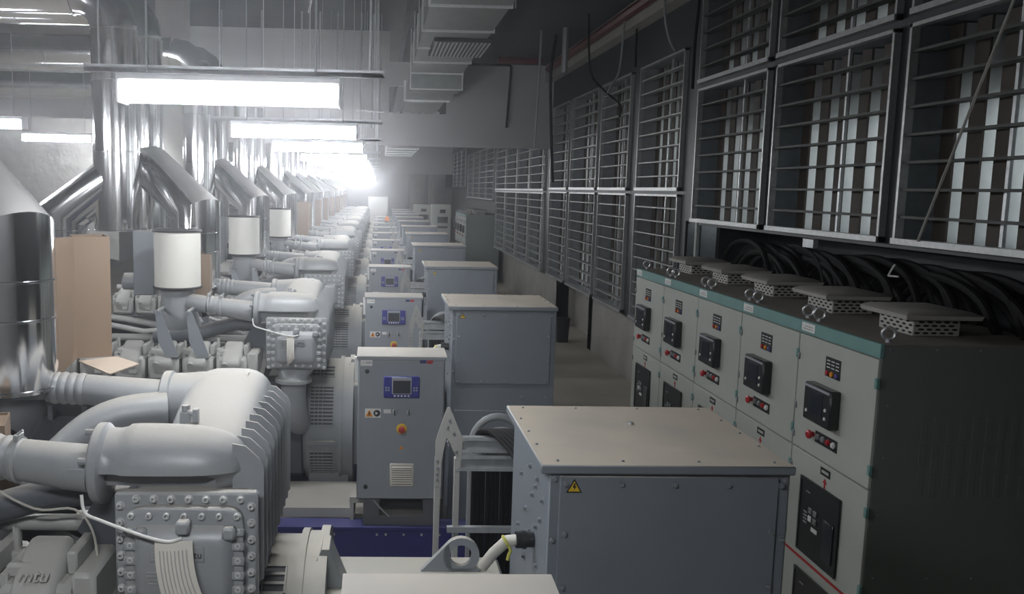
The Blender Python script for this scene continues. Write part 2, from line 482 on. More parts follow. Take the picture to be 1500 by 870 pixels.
lamp(-.80, 1.3, 4.5, 'white tube lamp of the main row hanging nearer than the nearest generator set')
lamp(-5.05, 7.6, 4.72, 'white tube lamp of the left-hand row, beside the second generator set')
lamp(-5.05, 3.7, 4.72, 'white tube lamp of the left-hand row, beside the nearest generator set')
for i, (x, y, z) in enumerate([(-5.05, 11.5, 4.72), (-5.5, 15.6, 4.75), (-5.5, 19.5, 4.75), (-5.5, 22.2, 4.7), (-5.5, 28, 4.75), (-5.5, 33, 4.75)]):
    lamp(x, y, z, 'white tube lamp in the left-hand row beside the clad stacks, %s of six' % ORD[i])
# strut channels the lamps hang from
for i, y in enumerate(LY[:8]):
    x0, x1 = (-1.6, .02) if i else (-1.62, .02)
    ch = MB().box(x0, y + .11, 4.60, x1, y + .14, 4.625).box(x0, y + .11, 4.60, x1, y + .115, 4.64)
    for q in (x0 + .08, x1 - .08): ch.cyl((q, y + .125, 4.62), (q, y + .125, 8.34), .006, n=6)
    o = obj('strut_channel', ch, M['galv'])
    tag(o, 'galvanised strut channel carrying the %s lamp of the main row' % ORD[i], 'channel', 'strut channels above the lamps')
# ------------------------------------------------------------------ generator sets
GY = [3.83, 9.20, 13.95, 19.1, 24.0, 28.5, 33.0, 37.5, 42.0, 46.5, 51.0]
bolt_me = MB().lathe((0, 0, 0), 'y', [(0, .019), (-.003, .020), (-.003, .0145), (-.019, .0145), (-.021, .0125), (-.021, .0075), (-.006, .0075), (-.006, .0005)], n=10).mesh('bolt', M['boltg'])
def hexbolt(parent, loc, rot=None, big=1.0, mesh=[None]):
    if mesh[0] is None:
        mesh[0] = MB().lathe((0, 0, 0), 'y', [(0, .02), (-.004, .02), (-.004, .0135), (-.016, .0135), (-.018, .011), (-.018, .0005)], n=6).mesh('bolt', M['boltb'])
    o = obj('bolt', mesh[0], None, parent, loc)
    if rot: o.rotation_euler = rot
    o.scale = (big * .82,) * 3
    return o

def bolt_spots():
    sp = []
    for i in range(7): sp.append((-1.065 + i * .0775, .045, 2.597))
    for i in range(7):
        sp.append((-1.137, .045, 2.565 - i * .0775)); sp.append((-.553, .045, 2.565 - i * .0775))
    for i in range(7): sp.append((-1.075 + i * .0775, -.002, 2.537))
    for i in range(6):
        sp.append((-1.082, -.002, 2.47 - i * .068)); sp.append((-.606, -.002, 2.47 - i * .068))
    for i in range(5): sp.append((-1.0 + i * .0775, -.002, 2.13))
    return sp

def rounded(cx, cz, hx, hz, e, n):
    out = []
    for j in range(n):
        a = 2 * PI * j / n
        c, s = math.cos(a), math.sin(a)
        out.append((cx + hx * math.copysign(abs(c) ** e, c), cz + hz * math.copysign(abs(s) ** e, s)))
    return out

def pipe_bellows(b, p0, p1, r, k=3, n=16):
    p0, p1 = Vector(p0), Vector(p1)
    pts = []; rs = []
    m = k * 4
    for i in range(m + 1):
        pts.append(p0.lerp(p1, i / m)); rs.append(r * (1.0 + (.10 if i % 4 in (2,) else .055 if i % 4 in (1, 3) else 0)))
    b.tube(pts, rs, n)

def make_genset(single_bolts):
    t = thing('generator_set', 'x', 'generator', (0, 0, 0), 'grey diesel generator sets in a row')
    # skid on mounts
    sk = MB()
    for yy, xe in ((-.65, 1.75), (1.4, .74)):
        sk.box(-4.4, yy, .24, xe, yy + .25, .27).box(-4.4, yy, .59, xe, yy + .25, .62).box(-4.4, yy + .02, .27, xe, yy + .2, .59)
    for x in (-4.2, -2.8, -1.3, .1, .55): sk.box(x, -.45, .3, x + .15, 1.45, .58)
    s = obj('skid', sk, M['navy'], t)
    bm = MB()
    for x in (-.95, -.4, .03, .12, .3, .48, .66, 1.0, 1.3):
        bm.lathe((x, -.63, .54), 'y', [(0, .014), (-.012, .012), (-.014, .0005)], n=6)
        if x in (-.95, -.4, 1.3): bm.lathe((x, -.63, .40), 'y', [(0, .014), (-.012, .012), (-.014, .0005)], n=6)
    obj('bolt_row', bm, M['bolt'], s)
    mt = MB()
    for x in (-4, -2.4, -.8, .6):
        for yy in (-.52, 1.52): mt.box(x - .1, yy - .1, 0, x + .1, yy + .1, .05).cyl((x, yy, .05), (x, yy, .24), .07, n=10)
    obj('vibration_mount', mt, M['rubber'], t)
    # engine block
    sec = [(.3, .75), (.22, 1.5), (-.02, 1.72), (.08, 1.98), (.5, 2.1), (.8, 1.85), (1.1, 2.1), (1.52, 1.98), (1.62, 1.72), (1.38, 1.5), (1.3, .75)]
    b = MB().loft([[(x, y, z) for y, z in sec] for x in (-4.15, -1.2)])
    for i in range(9):
        x = -4.0 + i * .354 - .16
        b.box(x, .05, 1.5, x + .05, .3, 2.02).box(x, 1.3, 1.5, x + .05, 1.55, 2.02)
    b.box(-1.25, .5, .75, -.78, 1.4, 1.9, .05)
    obj('engine_block', b, M['engine_dark'], t)
    # heads and covers, two banks
    cov = MB()
    secs = []
    for x, k in ((-.105, .80), (-.09, .95), (-.07, 1.0), (.07, 1.0), (.09, .95), (.105, .80)):
        secs.append([(x, p[0], p[1]) for p in rounded(0, 0, .205 * k, .155 * k, .45, 24)])
    st = cov.mark(); cov.loft(secs)
    cov.xf(st, Matrix.Rotation(math.radians(30), 4, 'X'))
    cover_me = cov.mesh('cylinder_head_cover', M['cover'], 50)
    hd = MB()
    hd.box(-.16, .0, 1.95, .16, .55, 2.2, .03).box(-.15, .08, 2.2, -.02, .3, 2.27, .015).box(.11, .12, 2.2, .16, .4, 2.31, .01).cyl((-.06, .02, 2.16), (-.06, -.06, 2.12), .035, n=10)
    hd.box(-.165, .05, 2.02, -.13, .3, 2.24, .008).box(.0, -.03, 2.02, .09, .02, 2.12, .008)
    head_me = hd.mesh('cylinder_head', M['cover'])
    hr_me = MB().box(-.16, 1.05, 1.95, .16, 1.6, 2.2, .03).mesh('cylinder_head', M['cover'])
    for i in range(8):
        obj('cylinder_head', head_me, None, t, (-4.0 + i * .354, 0, 0))
        obj('cylinder_head', hr_me, None, t, (-4.0 + i * .354, 0, 0))
    obj('head_end', MB().box(-1.36, .02, 1.95, -1.25, .5, 2.25, .02), M['cover'], t)
    for i in range(8):
        x = -4.0 + i * .354
        obj('cylinder_head_cover', cover_me, None, t, (x, .17, 2.13))
        o = obj('cylinder_head_cover', cover_me, None, t, (x, 1.43, 2.13)); o.rotation_euler = (0, 0, PI)
    rl = MB().tube([(-4.2, .44, 2.33), (-1.34, .44, 2.33), (-1.29, .44, 2.30), (-1.28, .44, 2.2)], .04, 12).tube([(-4.2, 1.16, 2.33), (-1.34, 1.16, 2.33), (-1.28, 1.16, 2.2)], .04, 12)
    for i in range(7):
        x = -3.83 + i * .354
        rl.box(x - .08, .26, 2.18, x + .08, .34, 2.25, .01).cyl((x, .30, 2.2), (x, .30, 2.36), .018, n=8)
    obj('fuel_rail', rl, M['cover'], t)
    # intercooler
    ic = obj('intercooler', MB().box(-1.10, .10, 2.07, -.57, 1.58, 2.60, .01).box(-1.165, .045, 2.075, -.525, .105, 2.625, .012), M['engine'], t)
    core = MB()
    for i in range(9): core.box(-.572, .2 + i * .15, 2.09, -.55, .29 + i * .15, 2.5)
    obj('core_side', core, M['engine_dark'], ic)  # cooler flank, its shade put in as dark paint
    cp = MB()
    o1 = [(x, z) for x, z in rounded(-.845, 2.335, .262, .235, .25, 28)]
    cp.loft([[(x, .05, z) for x, z in o1], [(x, .0, z) for x, z in o1], [(-.845 + (x + .845) * .97, -.006, 2.335 + (z - 2.335) * .97) for x, z in o1]])
    # bulging bonnet with sloping shoulders
    secs = []
    for y, hx, z0, z1 in ((-.0, .225, 2.15, 2.50), (-.03, .21, 2.155, 2.475), (-.05, .19, 2.17, 2.445), (-.058, .17, 2.19, 2.42)):
        secs.append([(x, y, z) for x, z in rounded(-.845, (z0 + z1) / 2, hx, (z1 - z0) / 2, .22, 24)])
    cp.loft(secs)
    for i in range(5):
        for sx in (-1.082, -.606): cp.box(sx - .03, -.02, 2.445 - i * .068, sx + .03, 0, 2.485 - i * .068, .006)
    cp.box(-.87, -.075, 2.47, -.81, -.01, 2.53, .01).box(-.67, -.06, 2.44, -.61, -.01, 2.5, .012).box(-1.05, -.05, 2.44, -1.0, -.01, 2.49, .012)
    cover = obj('end_cover', cp, M['engine'], ic)
    pl = obj('name_plate', MB().box(-.985, -.064, 2.345, -.745, -.057, 2.415, .002), M['engine'], ic)
    for k in range(4):
        pass
    if single_bolts:
        for sp in bolt_spots(): obj('bolt', bolt_me, None, ic, sp)
        ink = MB()
        for k in range(4): ink.box(-.975, -.066, 2.355 + k * .016, -.885 - .01 * (k % 2), -.063, 2.360 + k * .016)
        obj('plate_print', ink, M['ink'], ic)
        text('mtu', .045, M['black'], ic, (-.79, -.066, 2.378), (PI / 2, 0, 0), .001)
        sq = MB()
        for k in range(4): sq.box(-1.0 + .003 * k, -.062, 2.29 - k * .017, -.95, -.058, 2.297 - k * .017)
        obj('cast_marks', sq, M['engine'], ic)
    else:
        bb = MB()
        for sp in bolt_spots(): bb.lathe(sp, 'y', [(0, .0165), (-.004, .013), (-.021, .012), (-.021, .0005)], n=6)
        obj('bolt_ring', bb, M['boltg'], ic, kind='stuff')
    # charge air domes and hood
    def dome(y, z, x_end=-.60, lip=True):
        b = MB()
        prof = [(-1.31, .10), (-1.31, .178), (-1.30, .19), (-1.265, .19), (-1.255, .178), (-1.245, .168), (-1.20, .166), (-1.17, .172), (-1.15, .185)]
        prof += [(-1.1, .188), (-1.0, .188), (-.92, .186)]
        for k in range(1, 9):
            a = k / 8 * PI / 2
            prof.append((-.90 + (x_end + .90) * math.sin(a), .185 * math.cos(a) ** .7 if k < 8 else .0005))
        st = b.mark(); b.lathe((0, y, z), 'x', prof, n=32)
        for i in range(st, len(b.v)):
            x, yy, zz = b.v[i]
            if lip and x > -1.25:
                if zz < z - .004 and yy < y:
                    yy = y - (y - yy) * (.50 if x < -.76 else .80)
                elif zz < z + .05 and yy < y:
                    yy = y - (y - yy) * 1.03
                if zz < 2.60: zz = 2.60
            b.v[i] = (x, yy, zz)
        return b
    obj('charge_air_dome', dome(.28, 2.685), M['engine'], t)
    fl = MB()
    for a_ in (20, 75, 130, 185, 240):
        aa = math.radians(a_)
        fl.cyl((-1.345, .28 - .165 * math.cos(aa), 2.685 + .165 * math.sin(aa)), (-1.30, .28 - .165 * math.cos(aa), 2.685 + .165 * math.sin(aa)), .017, n=8)
    obj('flange_bolts', fl, M['engine'], t, kind='stuff')
    hb = MB()
    secs = []
    Ys = [(.46, .40, .0), (.5, .75, .1), (.62, .9, .3), (.8, 1, .55), (1.0, 1, .75), (1.2, 1, .92), (1.36, 1, 1.0), (1.48, .97, 1.0), (1.56, .86, .92), (1.62, .66, .75), (1.655, .38, .45)]
    for y, k, h in Ys:
        top = 2.60 + (.14 + .165 * h) * (k ** .5)
        xl = -.80 - (.25 + .08 * h) * k; xr = -.80 + .195 * k
        sec = []
        for j in range(17):
            a = PI * j / 16
            c, s = math.cos(a), math.sin(a)
            x = (xl + xr) / 2 + (xr - xl) / 2 * math.copysign(abs(c) ** .62, c)
            sec.append((x, y, 2.585 + (top - 2.585) * abs(s) ** .62))
        secs.append(sec)
    hb.loft(secs)
    st = hb.mark()
    hb.lathe((0, 1.34, 2.72), 'x', [(-1.25, .1), (-1.25, .172), (-1.24, .184), (-1.20, .184), (-1.19, .17), (-1.1, .175), (-1.02, .182), (-.75, .182)], n=28)
    obj('charge_air_hood', hb, M['engine'], t, sharp=50)
    vv = MB().box(-1.01, .66, 2.72, -.95, .72, 2.835, .006).cyl((-.98, .69, 2.83), (-.98, .69, 2.865), .022, n=10).cyl((-.98, .69, 2.83), (-.92, .64, 2.83), .015, n=8).box(-.935, .62, 2.79, -.905, .66, 2.86, .004)
    obj('vent_valve', vv, M['engine'], t)
    fin_me = MB().prism([(-.66, 2.81), (-.60, 2.80), (-.535, 2.74), (-.515, 2.70), (-.515, 2.16), (-.58, 2.10), (-.66, 2.4)], 'xz', -.006, .006).mesh('cooling_fin', M['engine'])
    for i in range(10):
        obj('cooling_fin', fin_me, None, t, (0, .19 + i * .138, 0))
    # water elbow under the intercooler
    e = MB()
    e.loft([[(x, y, 2.08) for x, y in rounded(-.86, .27, .22, .20, .6, 20)], [(x, y, 2.0) for x, y in rounded(-.88, .15, .165, .16, 1, 20)], [(x, y, 1.96) for x, y in rounded(-.88, .13, .155, .155, 1, 20)]])
    e.lathe((-.88, .13, 1.93), 'z', [(0, .13), (0, .195), (.035, .195), (.035, .13)], n=24)
    e.tube(smooth([(-.88, .13, 1.93), (-.88, .13, 1.76), (-.87, .15, 1.62), (-.85, .22, 1.50), (-.84, .36, 1.42), (-.84, .6, 1.40)], 3), .135, 18)
    obj('coolant_elbow', e, M['engine'], t)
    # charge air pipes
    p = MB().tube([(-1.33, .27, 2.66), (-1.45, .27, 2.672), (-1.66, .27, 2.70)], [.112, .108, .097], 20)
    pipe_bellows(p, (-1.66, .27, 2.70), (-1.80, .27, 2.72), .097, 3, 20)
    p.tube([(-1.80, .27, 2.72), (-1.95, .30, 2.74), (-2.1, .48, 2.74), (-2.2, .8, 2.7), (-2.2, 1.0, 2.62)], .092, 16)
    p.box(-1.42, .16, 2.66, -1.33, .19, 2.70, .012)
    obj('charge_air_pipe', p, M['engine'], t)
    for x, z in ((-1.665, 2.70), (-1.795, 2.718)):
        obj('hose_clamp', MB().lathe((x, .27, z), 'x', [(-.008, .1), (-.008, .110), (.008, .110), (.008, .1)], n=20).box(x - .012, .22, z + .1, x + .012, .30, z + .13, .004).cyl((x - .012, .24, z + .12), (x + .03, .24, z + .15), .007, n=6), M['galv'], t)
    p = MB().tube([(-1.36, .42, 2.50), (-1.55, .40, 2.50), (-1.75, .36, 2.45), (-2.0, .34, 2.38), (-2.4, .34, 2.36)], .075, 14)
    p.prism([(-1.34, 2.50), (-1.20, 2.52), (-1.16, 2.30), (-1.30, 2.18), (-1.44, 2.32)], 'xz', .36, .52)
    obj('oil_pipe', p, M['engine_dark'], t)
    p = MB().tube([(-1.24, 1.34, 2.745), (-1.70, 1.34, 2.79)], [.105, .088], 18)
    pipe_bellows(p, (-1.70, 1.34, 2.79), (-1.90, 1.34, 2.80), .088, 4, 18)
    p.tube([(-1.90, 1.34, 2.80), (-2.5, 1.34, 2.83), (-3.0, 1.34, 2.83)], .085, 14)
    sp_ = smooth([(-1.20, 1.20, 2.71), (-1.42, 1.13, 2.70), (-1.60, 1.07, 2.63), (-1.78, 1.0, 2.47)], 4)
    p.tube(sp_, [.105 - .0012 * k for k in range(len(sp_))], 18)
    pipe_bellows(p, (-1.78, 1.0, 2.47), (-1.87, .97, 2.36), .092, 3, 18)
    p.tube([(-1.87, .97, 2.36), (-1.95, .93, 2.2)], .09, 14)
    obj('rear_charge_air_pipe', p, M['engine'], t)
    # pipes, manifolds and turbochargers between the banks
    p = MB().tube([(-3.9, .62, 2.42), (-2.5, .62, 2.42), (-1.7, .66, 2.36), (-1.4, .7, 2.2)], .10, 12)
    p.tube([(-3.9, .98, 2.36), (-2.4, .98, 2.4), (-2.1, 1.05, 2.4)], .1, 12)
    for x in (-2.2, -3.3): p.lathe((x, .82, 2.5), 'x', [(-.2, .06), (-.2, .17), (-.12, .22), (0, .2), (.08, .26), (.16, .24), (.2, .1)], n=18)
    p.tube([(-2.12, 1.3, 2.82), (-2.12, 1.24, 2.68), (-2.12, 1.1, 2.55)], [.2, .2, .16], 16)
    p.tube([(-3.65, 1.3, 2.82), (-3.65, 1.24, 2.68), (-3.65, 1.1, 2.5)], [.2, .2, .16], 16)
    obj('exhaust_manifold', p, M['black_steel'], t)
    p = MB().tube([(-4.1, .5, 2.52), (-3.0, .5, 2.55), (-2.75, .5, 2.52), (-2.4, .5, 2.46)], .035, 10).tube([(-3.6, .3, 2.46), (-2.9, .28, 2.5), (-2.5, .3, 2.42), (-2.2, .36, 2.44)], .028, 10)
    p.tube([(-1.35, .9, 2.4), (-1.5, .85, 2.48), (-1.7, .8, 2.44), (-1.9, .8, 2.5)], .022, 8).tube([(-1.3, .6, 2.35), (-1.5, .62, 2.46), (-1.62, .7, 2.5)], .025, 8)
    for k in range(14):
        x = random.uniform(-1.85, -1.3); y = random.uniform(.5, .98); z = random.uniform(2.3, 2.46)
        p.box(x, y, z, x + random.uniform(.03, .09), y + random.uniform(.03, .08), z + random.uniform(.03, .09), .006)
    obj('small_pipework', p, M['cover'], t)
    # alternator
    ax_y, ax_z, R = 1.0, 1.30, .70
    a = MB().lathe((0, ax_y, ax_z), 'x', [(-.80, .4), (-.80, .66), (-.77, .695), (-.75, R), (-.41, R), (-.41, .735), (-.37, .735), (-.37, .72), (-.30, .72), (-.30, .75), (-.25, .75), (-.25, .5)], n=40)
    a.box(-.74, .5, .62, -.3, 1.4, .9)
    al = obj('alternator', a, M['alt'], t)
    for z0, z1, nsl in ((1.88, 1.96, 3), (1.40, 1.79, 11), (.76, 1.10, 9)):
        a0 = math.asin(max(-.999, (z0 - ax_z) / R)); a1 = math.asin(min(.999, (z1 - ax_z) / R))
        g = obj('vent_opening', MB().arc_patch(ax_y, ax_z, R, a0, a1, -.72, -.47, .003), M['black_steel'], al)
        sl = MB()
        for k in range(nsl + 1):
            aa = a0 + (a1 - a0) * k / nsl
            sl.arc_patch(ax_y, ax_z, R, aa - .012, aa + .012, -.72, -.47, .012, 1)
        for xx in (-.675, -.63, -.585): sl.arc_patch(ax_y, ax_z, R, a0, a1, xx - .003, xx + .003, .008, 6)
        sl.arc_patch(ax_y, ax_z, R, a0, a1, -.73, -.72, .012, 6).arc_patch(ax_y, ax_z, R, a0, a1, -.47, -.46, .012, 6)
        obj('vent_slats', sl, M['alt'], al)
    obj('cover_strip', MB().arc_patch(ax_y, ax_z, R, -.16, -.10, -.74, -.43, .03, 3), M['alt'], al)
    h = MB().box(-.27, .45, .92, .74, 1.22, 1.83, .02).prism([(-.37, 1.84), (-.28, 2.05), (-.24, 2.05), (-.15, 1.83), (-.25, 1.7)], 'xz', .78, .98)
    obj('alternator_housing', h, M['alt'], t)
    # lifting lug: eye plate with a sloping tail
    lg = MB()
    n = 24
    outer = []; inner = []
    cx, cz = .50, 1.925
    for j in range(n):
        aa = 2 * PI * j / n
        ox, oz = .105 * math.cos(aa), .105 * math.sin(aa)
        if oz < 0 and ox > -.02: oz = max(oz, -.098); 
        if ox < 0 and oz < 0.02: ox *= 1.0
        outer.append((cx + ox, cz + oz)); inner.append((cx + .062 * math.cos(aa), cz + .062 * math.sin(aa)))
    y0l, y1l = 1.0, 1.04
    for j in range(n):
        k2 = (j + 1) % n
        A, B_, C_, D_ = outer[j], outer[k2], inner[k2], inner[j]
        lg.loft([[(A[0], y0l, A[1]), (B_[0], y0l, B_[1]), (C_[0], y0l, C_[1]), (D_[0], y0l, D_[1])], [(A[0], y1l, A[1]), (B_[0], y1l, B_[1]), (C_[0], y1l, C_[1]), (D_[0], y1l, D_[1])]])
    lg.prism([(cx - .072, cz + .076), (cx - .062, cz), (cx - .05, cz - .09), (cx - .24, cz - .105)], 'xz', y0l, y1l)
    lg.box(cx - .05, y0l, 1.82, cx + .105, y1l, 1.85)
    obj('lifting_lug', lg, M['cabinet'], t)
    pb = MB().box(-1.0, -.38, .62, -.2, .45, .72).box(-.25, -.45, .80, -.02, -.2, .86).box(-.25, -.45, .62, -.21, -.2, .8)
    obj('mounting_foot', pb, M['plinth'], t)
    return t

def add_filter(t):
    c = (-2.16, .42)
    pr = [(2.90, .245)]
    f = MB()
    n = 72
    secs = []
    for z in (2.905, 3.49):
        secs.append([(c[0] + (.245 if j % 2 else .2425) * math.cos(2 * PI * j / n), c[1] + (.245 if j % 2 else .2425) * math.sin(2 * PI * j / n), z) for j in range(n)])
    f.loft(secs)
    fo = obj('air_filter', f, M['filter'], t)
    obj('filter_end_cap', MB().lathe((c[0], c[1], 3.49), 'z', [(0, .2), (0, .258), (.012, .262), (.024, .255), (.024, .12), (.03, .0005)], n=32), M['rubber'], fo)
    obj('filter_end_cap', MB().lathe((c[0], c[1], 2.88), 'z', [(0, .15), (0, .25), (.012, .262), (.025, .258), (.025, .1)], n=32), M['rubber'], fo)
    e = MB().lathe((c[0], c[1], 2.80), 'z', [(0, .17), (.03, .185), (.05, .185), (.08, .17)], n=24)
    e.tube([(c[0], c[1], 2.82), (c[0], c[1], 2.66), (c[0] + .01, c[1] + .06, 2.52), (c[0] + .02, c[1] + .2, 2.42), (c[0] + .03, c[1] + .4, 2.40)], [.17, .195, .205, .19, .17], 22)
    obj('filter_elbow', e, M['engine'], t)
    for x0 in (-2.30, -1.98):
        b = MB().prism([(x0, 2.68), (x0 + .06, 2.68), (x0 + .235, 2.22), (x0 + .10, 2.22), (x0 + .03, 2.36)], 'xz', -.02, -.008)
        b.cyl((x0 + .02, .3, 2.68), (x0 + .02, -.05, 2.68), .02, n=8)
        b.box(x0 + .1, -.02, 2.20, x0 + .235, .12, 2.215)
        obj('filter_bracket', b, M['cabinet'], t)
    obj('control_enclosure', MB().box(-2.80, 1.02, 2.72, -2.56, 1.2, 3.46, .01), M['cabinet'], t)

def add_carton(t, label):
    return t

G0 = make_genset(True)
G0['label'] = 'x'
# a second source, with the bolts of the cooler joined, for the sets farther off
random.seed(7)
GF = make_genset(False)
GL = ['nearest grey generator set with a big dome over its bolted cooler',
      'second grey generator set, white air filter left and folded paper tag on its cooler',
      'third grey generator set from the near end, with a white air filter',
      'fourth grey generator set from the near end, with a white air filter',
      'fifth grey generator set, the first with a brown carton over its filter',
      'sixth grey generator set from the near end', 'seventh grey generator set from the near end', 'eighth grey generator set from the near end',
      'ninth grey generator set from the near end', 'tenth grey generator set from the near end', 'eleventh and farthest grey generator set in the row']
gens = []
for i, y in enumerate(GY):
    if i == 0: g = G0
    elif i == 1: g = dup(G0)
    elif i == 2: g = GF
    elif i < 5: g = dup(GF)
    else: g = dup(GF, skip=('small_pipework', 'vibration_mount', 'fuel_rail', 'vent_valve', 'hose_clamp', 'mounting_foot', 'core_side', 'name_plate', 'head_end', 'cylinder_head', 'oil_pipe', 'lifting_lug', 'exhaust_manifold'))
    g.location = (0, y, 0); g['label'] = GL[i]; g['group'] = 'grey diesel generator sets in a row'
    gens.append(g)
for g in gens[1:4]: add_filter(g)
# lettering cast into the nearest head covers
text('mtu', .085, M['cover'], G0, (-1.52, .01, 2.245), (math.radians(60), 0, 0), .005)

# ------------------------------------------------------------------ control cabinets
def make_cabinet():
    t = thing('control_cabinet', 'x', 'cabinet', (.25, 8.6, .62), 'grey control cabinets beside the alternators')
    X0, X1, Z0, Z1 = -.43, .43, .28, 1.72
    obj('body', MB().box(X0, .0, Z0, X1, .33, Z1, .006), M['cabinet'], t)
    obj('rain_lid', MB().prism([(-.025, 1.705), (-.025, 1.735), (.0, 1.75), (.35, 1.762), (.35, 1.72), (.0, 1.705)], 'yz', X0 - .012, X1 + .012), M['cabinet'], t)
    d = obj('door', MB().box(X0 + .012, -.02, Z0 + .01, X1 - .012, .0, Z1 - .02, .004), M['cabinet'], t)
    for z in (.41, 1.585):
        obj('door_lock', MB().lathe((X0 + .09, -.02, z), 'y', [(0, .022), (-.006, .022), (-.008, .014), (-.008, .0005)], n=14), M['black'], d)
    du = MB().box(-.175, -.045, 1.325, .178, -.02, 1.54, .008)
    u = obj('display_unit', du, M['bezel'], t)
    obj('display_frame', MB().box(-.095, -.053, 1.365, .10, -.044, 1.535, .004), M['bezel_grey'], u)
    obj('screen', MB().box(-.083, -.056, 1.375, .088, -.052, 1.502), M['screen'], u)
    for k in range(5): obj('button', MB().box(-.075 + k * .034, -.052, 1.34, -.055 + k * .034, -.045, 1.356, .002), M['white'], u)
    kp = MB()
    for sx in (-.16, .115):
        for kk in range(2):
            for q in range(2): kp.box(sx + q * .025, -.05, 1.395 + kk * .025, sx + q * .025 + .018, -.045, 1.412 + kk * .025, .002)
    obj('keypad', kp, M['bezel_grey'], u)
    lp = obj('label_plate', MB().box(-.405, -.023, 1.64, -.29, -.02, 1.70, .001), M['white'], t)
    pr = MB()
    for k, (a, w_) in enumerate(((-.385, .008), (-.368, .014), (-.35, .016), (-.33, .02), (-.306, .010))): pr.box(a, -.0236, 1.662, a + w_ * .8, -.023, 1.662 + (.006 if k == 1 else .02))
    obj('label_print', pr, M['ink'], lp)
    lo = obj('emblem', MB().prism([(.175, 1.672), (.235, 1.672), (.248, 1.712), (.188, 1.712)], 'xz', -.023, -.02), M['blue'], t)
    obj('emblem_red', MB().prism([(.242, 1.668), (.30, 1.668), (.315, 1.716), (.257, 1.716)], 'xz', -.023, -.02), M['red'], lo)
    ln = MB()
    for k in range(2): ln.box(.325, -.0215, 1.672 + k * .017, .40, -.02, 1.676 + k * .017)
    obj('emblem_lines', ln, M['ink'], lo)
    wp = obj('warning_plate', MB().box(-.355, -.023, 1.12, -.20, -.02, 1.21, .001), M['white'], t)
    obj('warning_triangle', MB().prism([(-.35, 1.13), (-.275, 1.13), (-.3125, 1.20)], 'xz', -.0255, -.023), M['amber'], wp)
    obj('triangle_mark', MB().prism([(-.318, 1.138), (-.308, 1.138), (-.306, 1.178), (-.32, 1.178)], 'xz', -.0265, -.0255), M['black'], wp)
    obj('mandatory_disc', MB().lathe((-.238, -.023, 1.165), 'y', [(0, .034), (-.0025, .034), (-.0025, .0005)], n=20), M['black'], wp)
    obj('disc_mark', MB().prism([(-.252, 1.15), (-.225, 1.165), (-.252, 1.18)], 'xz', -.0265, -.0255), M['white'], wp)
    obj('sticker', MB().box(-.172, -.022, 1.165, -.10, -.02, 1.205), M['white'], t)
    for x in (-.063, .08):
        sw = obj('selector_switch', MB().lathe((x, -.02, 1.18), 'y', [(0, .026), (-.012, .026), (-.014, .02), (-.02, .02), (-.02, .0005)], n=16), M['bolt'], t)
        obj('switch_knob', MB().box(x - .006, -.045, 1.15, x + .006, -.02, 1.205, .003), M['black'], sw)
    es = obj('emergency_stop', MB().lathe((.01, -.02, 1.01), 'y', [(0, .052), (-.008, .052), (-.012, .045), (-.02, .04), (-.02, .0005)], n=24), M['yellow'], t)
    obj('stop_button', MB().lathe((.01, -.04, 1.01), 'y', [(0, .02), (-.02, .022), (-.022, .033), (-.034, .033), (-.04, .025), (-.042, .0005)], n=20), M['red'], es)
    obj('small_warning', MB().prism([(-.012, .80), (.032, .80), (.01, .838)], 'xz', -.022, -.02), M['amber'], t)
    v = obj('vent_grille', MB().box(-.10, -.034, .42, .136, -.02, .655, .006), M['vent'], t)
    for k in range(8):
        z = .448 + k * .023
        s = MB().prism([(-.030, z), (-.046, z + .004), (-.036, z + .017), (-.030, z + .017)], 'yz', -.082, .118)
        obj('vent_slat', s, M['vent'], v)
        obj('vent_gap', MB().box(-.082, -.0355, z - .005, .118, -.034, z), M['hole'], v)
    obj('hinge_strip', MB().box(X0 - .035, .02, 1.46, X0, .06, 1.72, .004), M['white'], t)
    bk = MB().box(-.36, -.0, .0, .36, .3, .10, .004).box(-.36, 0, .1, -.2, .3, .28).box(.24, 0, .1, .36, .3, .28).box(-.2, .28, .1, .24, .3, .28)
    obj('base_bracket', bk, M['engine_dark'], t)
    obj('loose_wire', MB().tube([(-.26, -.01, .27), (-.2, -.015, .2), (-.12, -.015, .12), (-.1, -.01, .1)], .01, 8), M['conduit'], t)
    return t
C0 = make_cabinet()
for i, y in enumerate(GY):
    if i == 0: c = C0
    elif i < 6: c = dup(C0)
    else: c = dup(C0, skip=('base_bracket', 'loose_wire', 'vent_grille', 'small_warning', 'sticker', 'selector_switch', 'door_lock', 'keypad', 'button', 'lettering', 'warning_plate', 'emblem_lines', 'hinge_strip'))
    yy = y - .6
    c.location = (.315 if i == 0 else .25, yy, .62)
    c['label'] = ('nearest control cabinet, its dusty lid beside the lifting lug' if i == 0 else 'grey control cabinet with blue display and yellow stop switch, the %s along the row' % ORD[i])
    c['group'] = 'grey control cabinets beside the alternators'

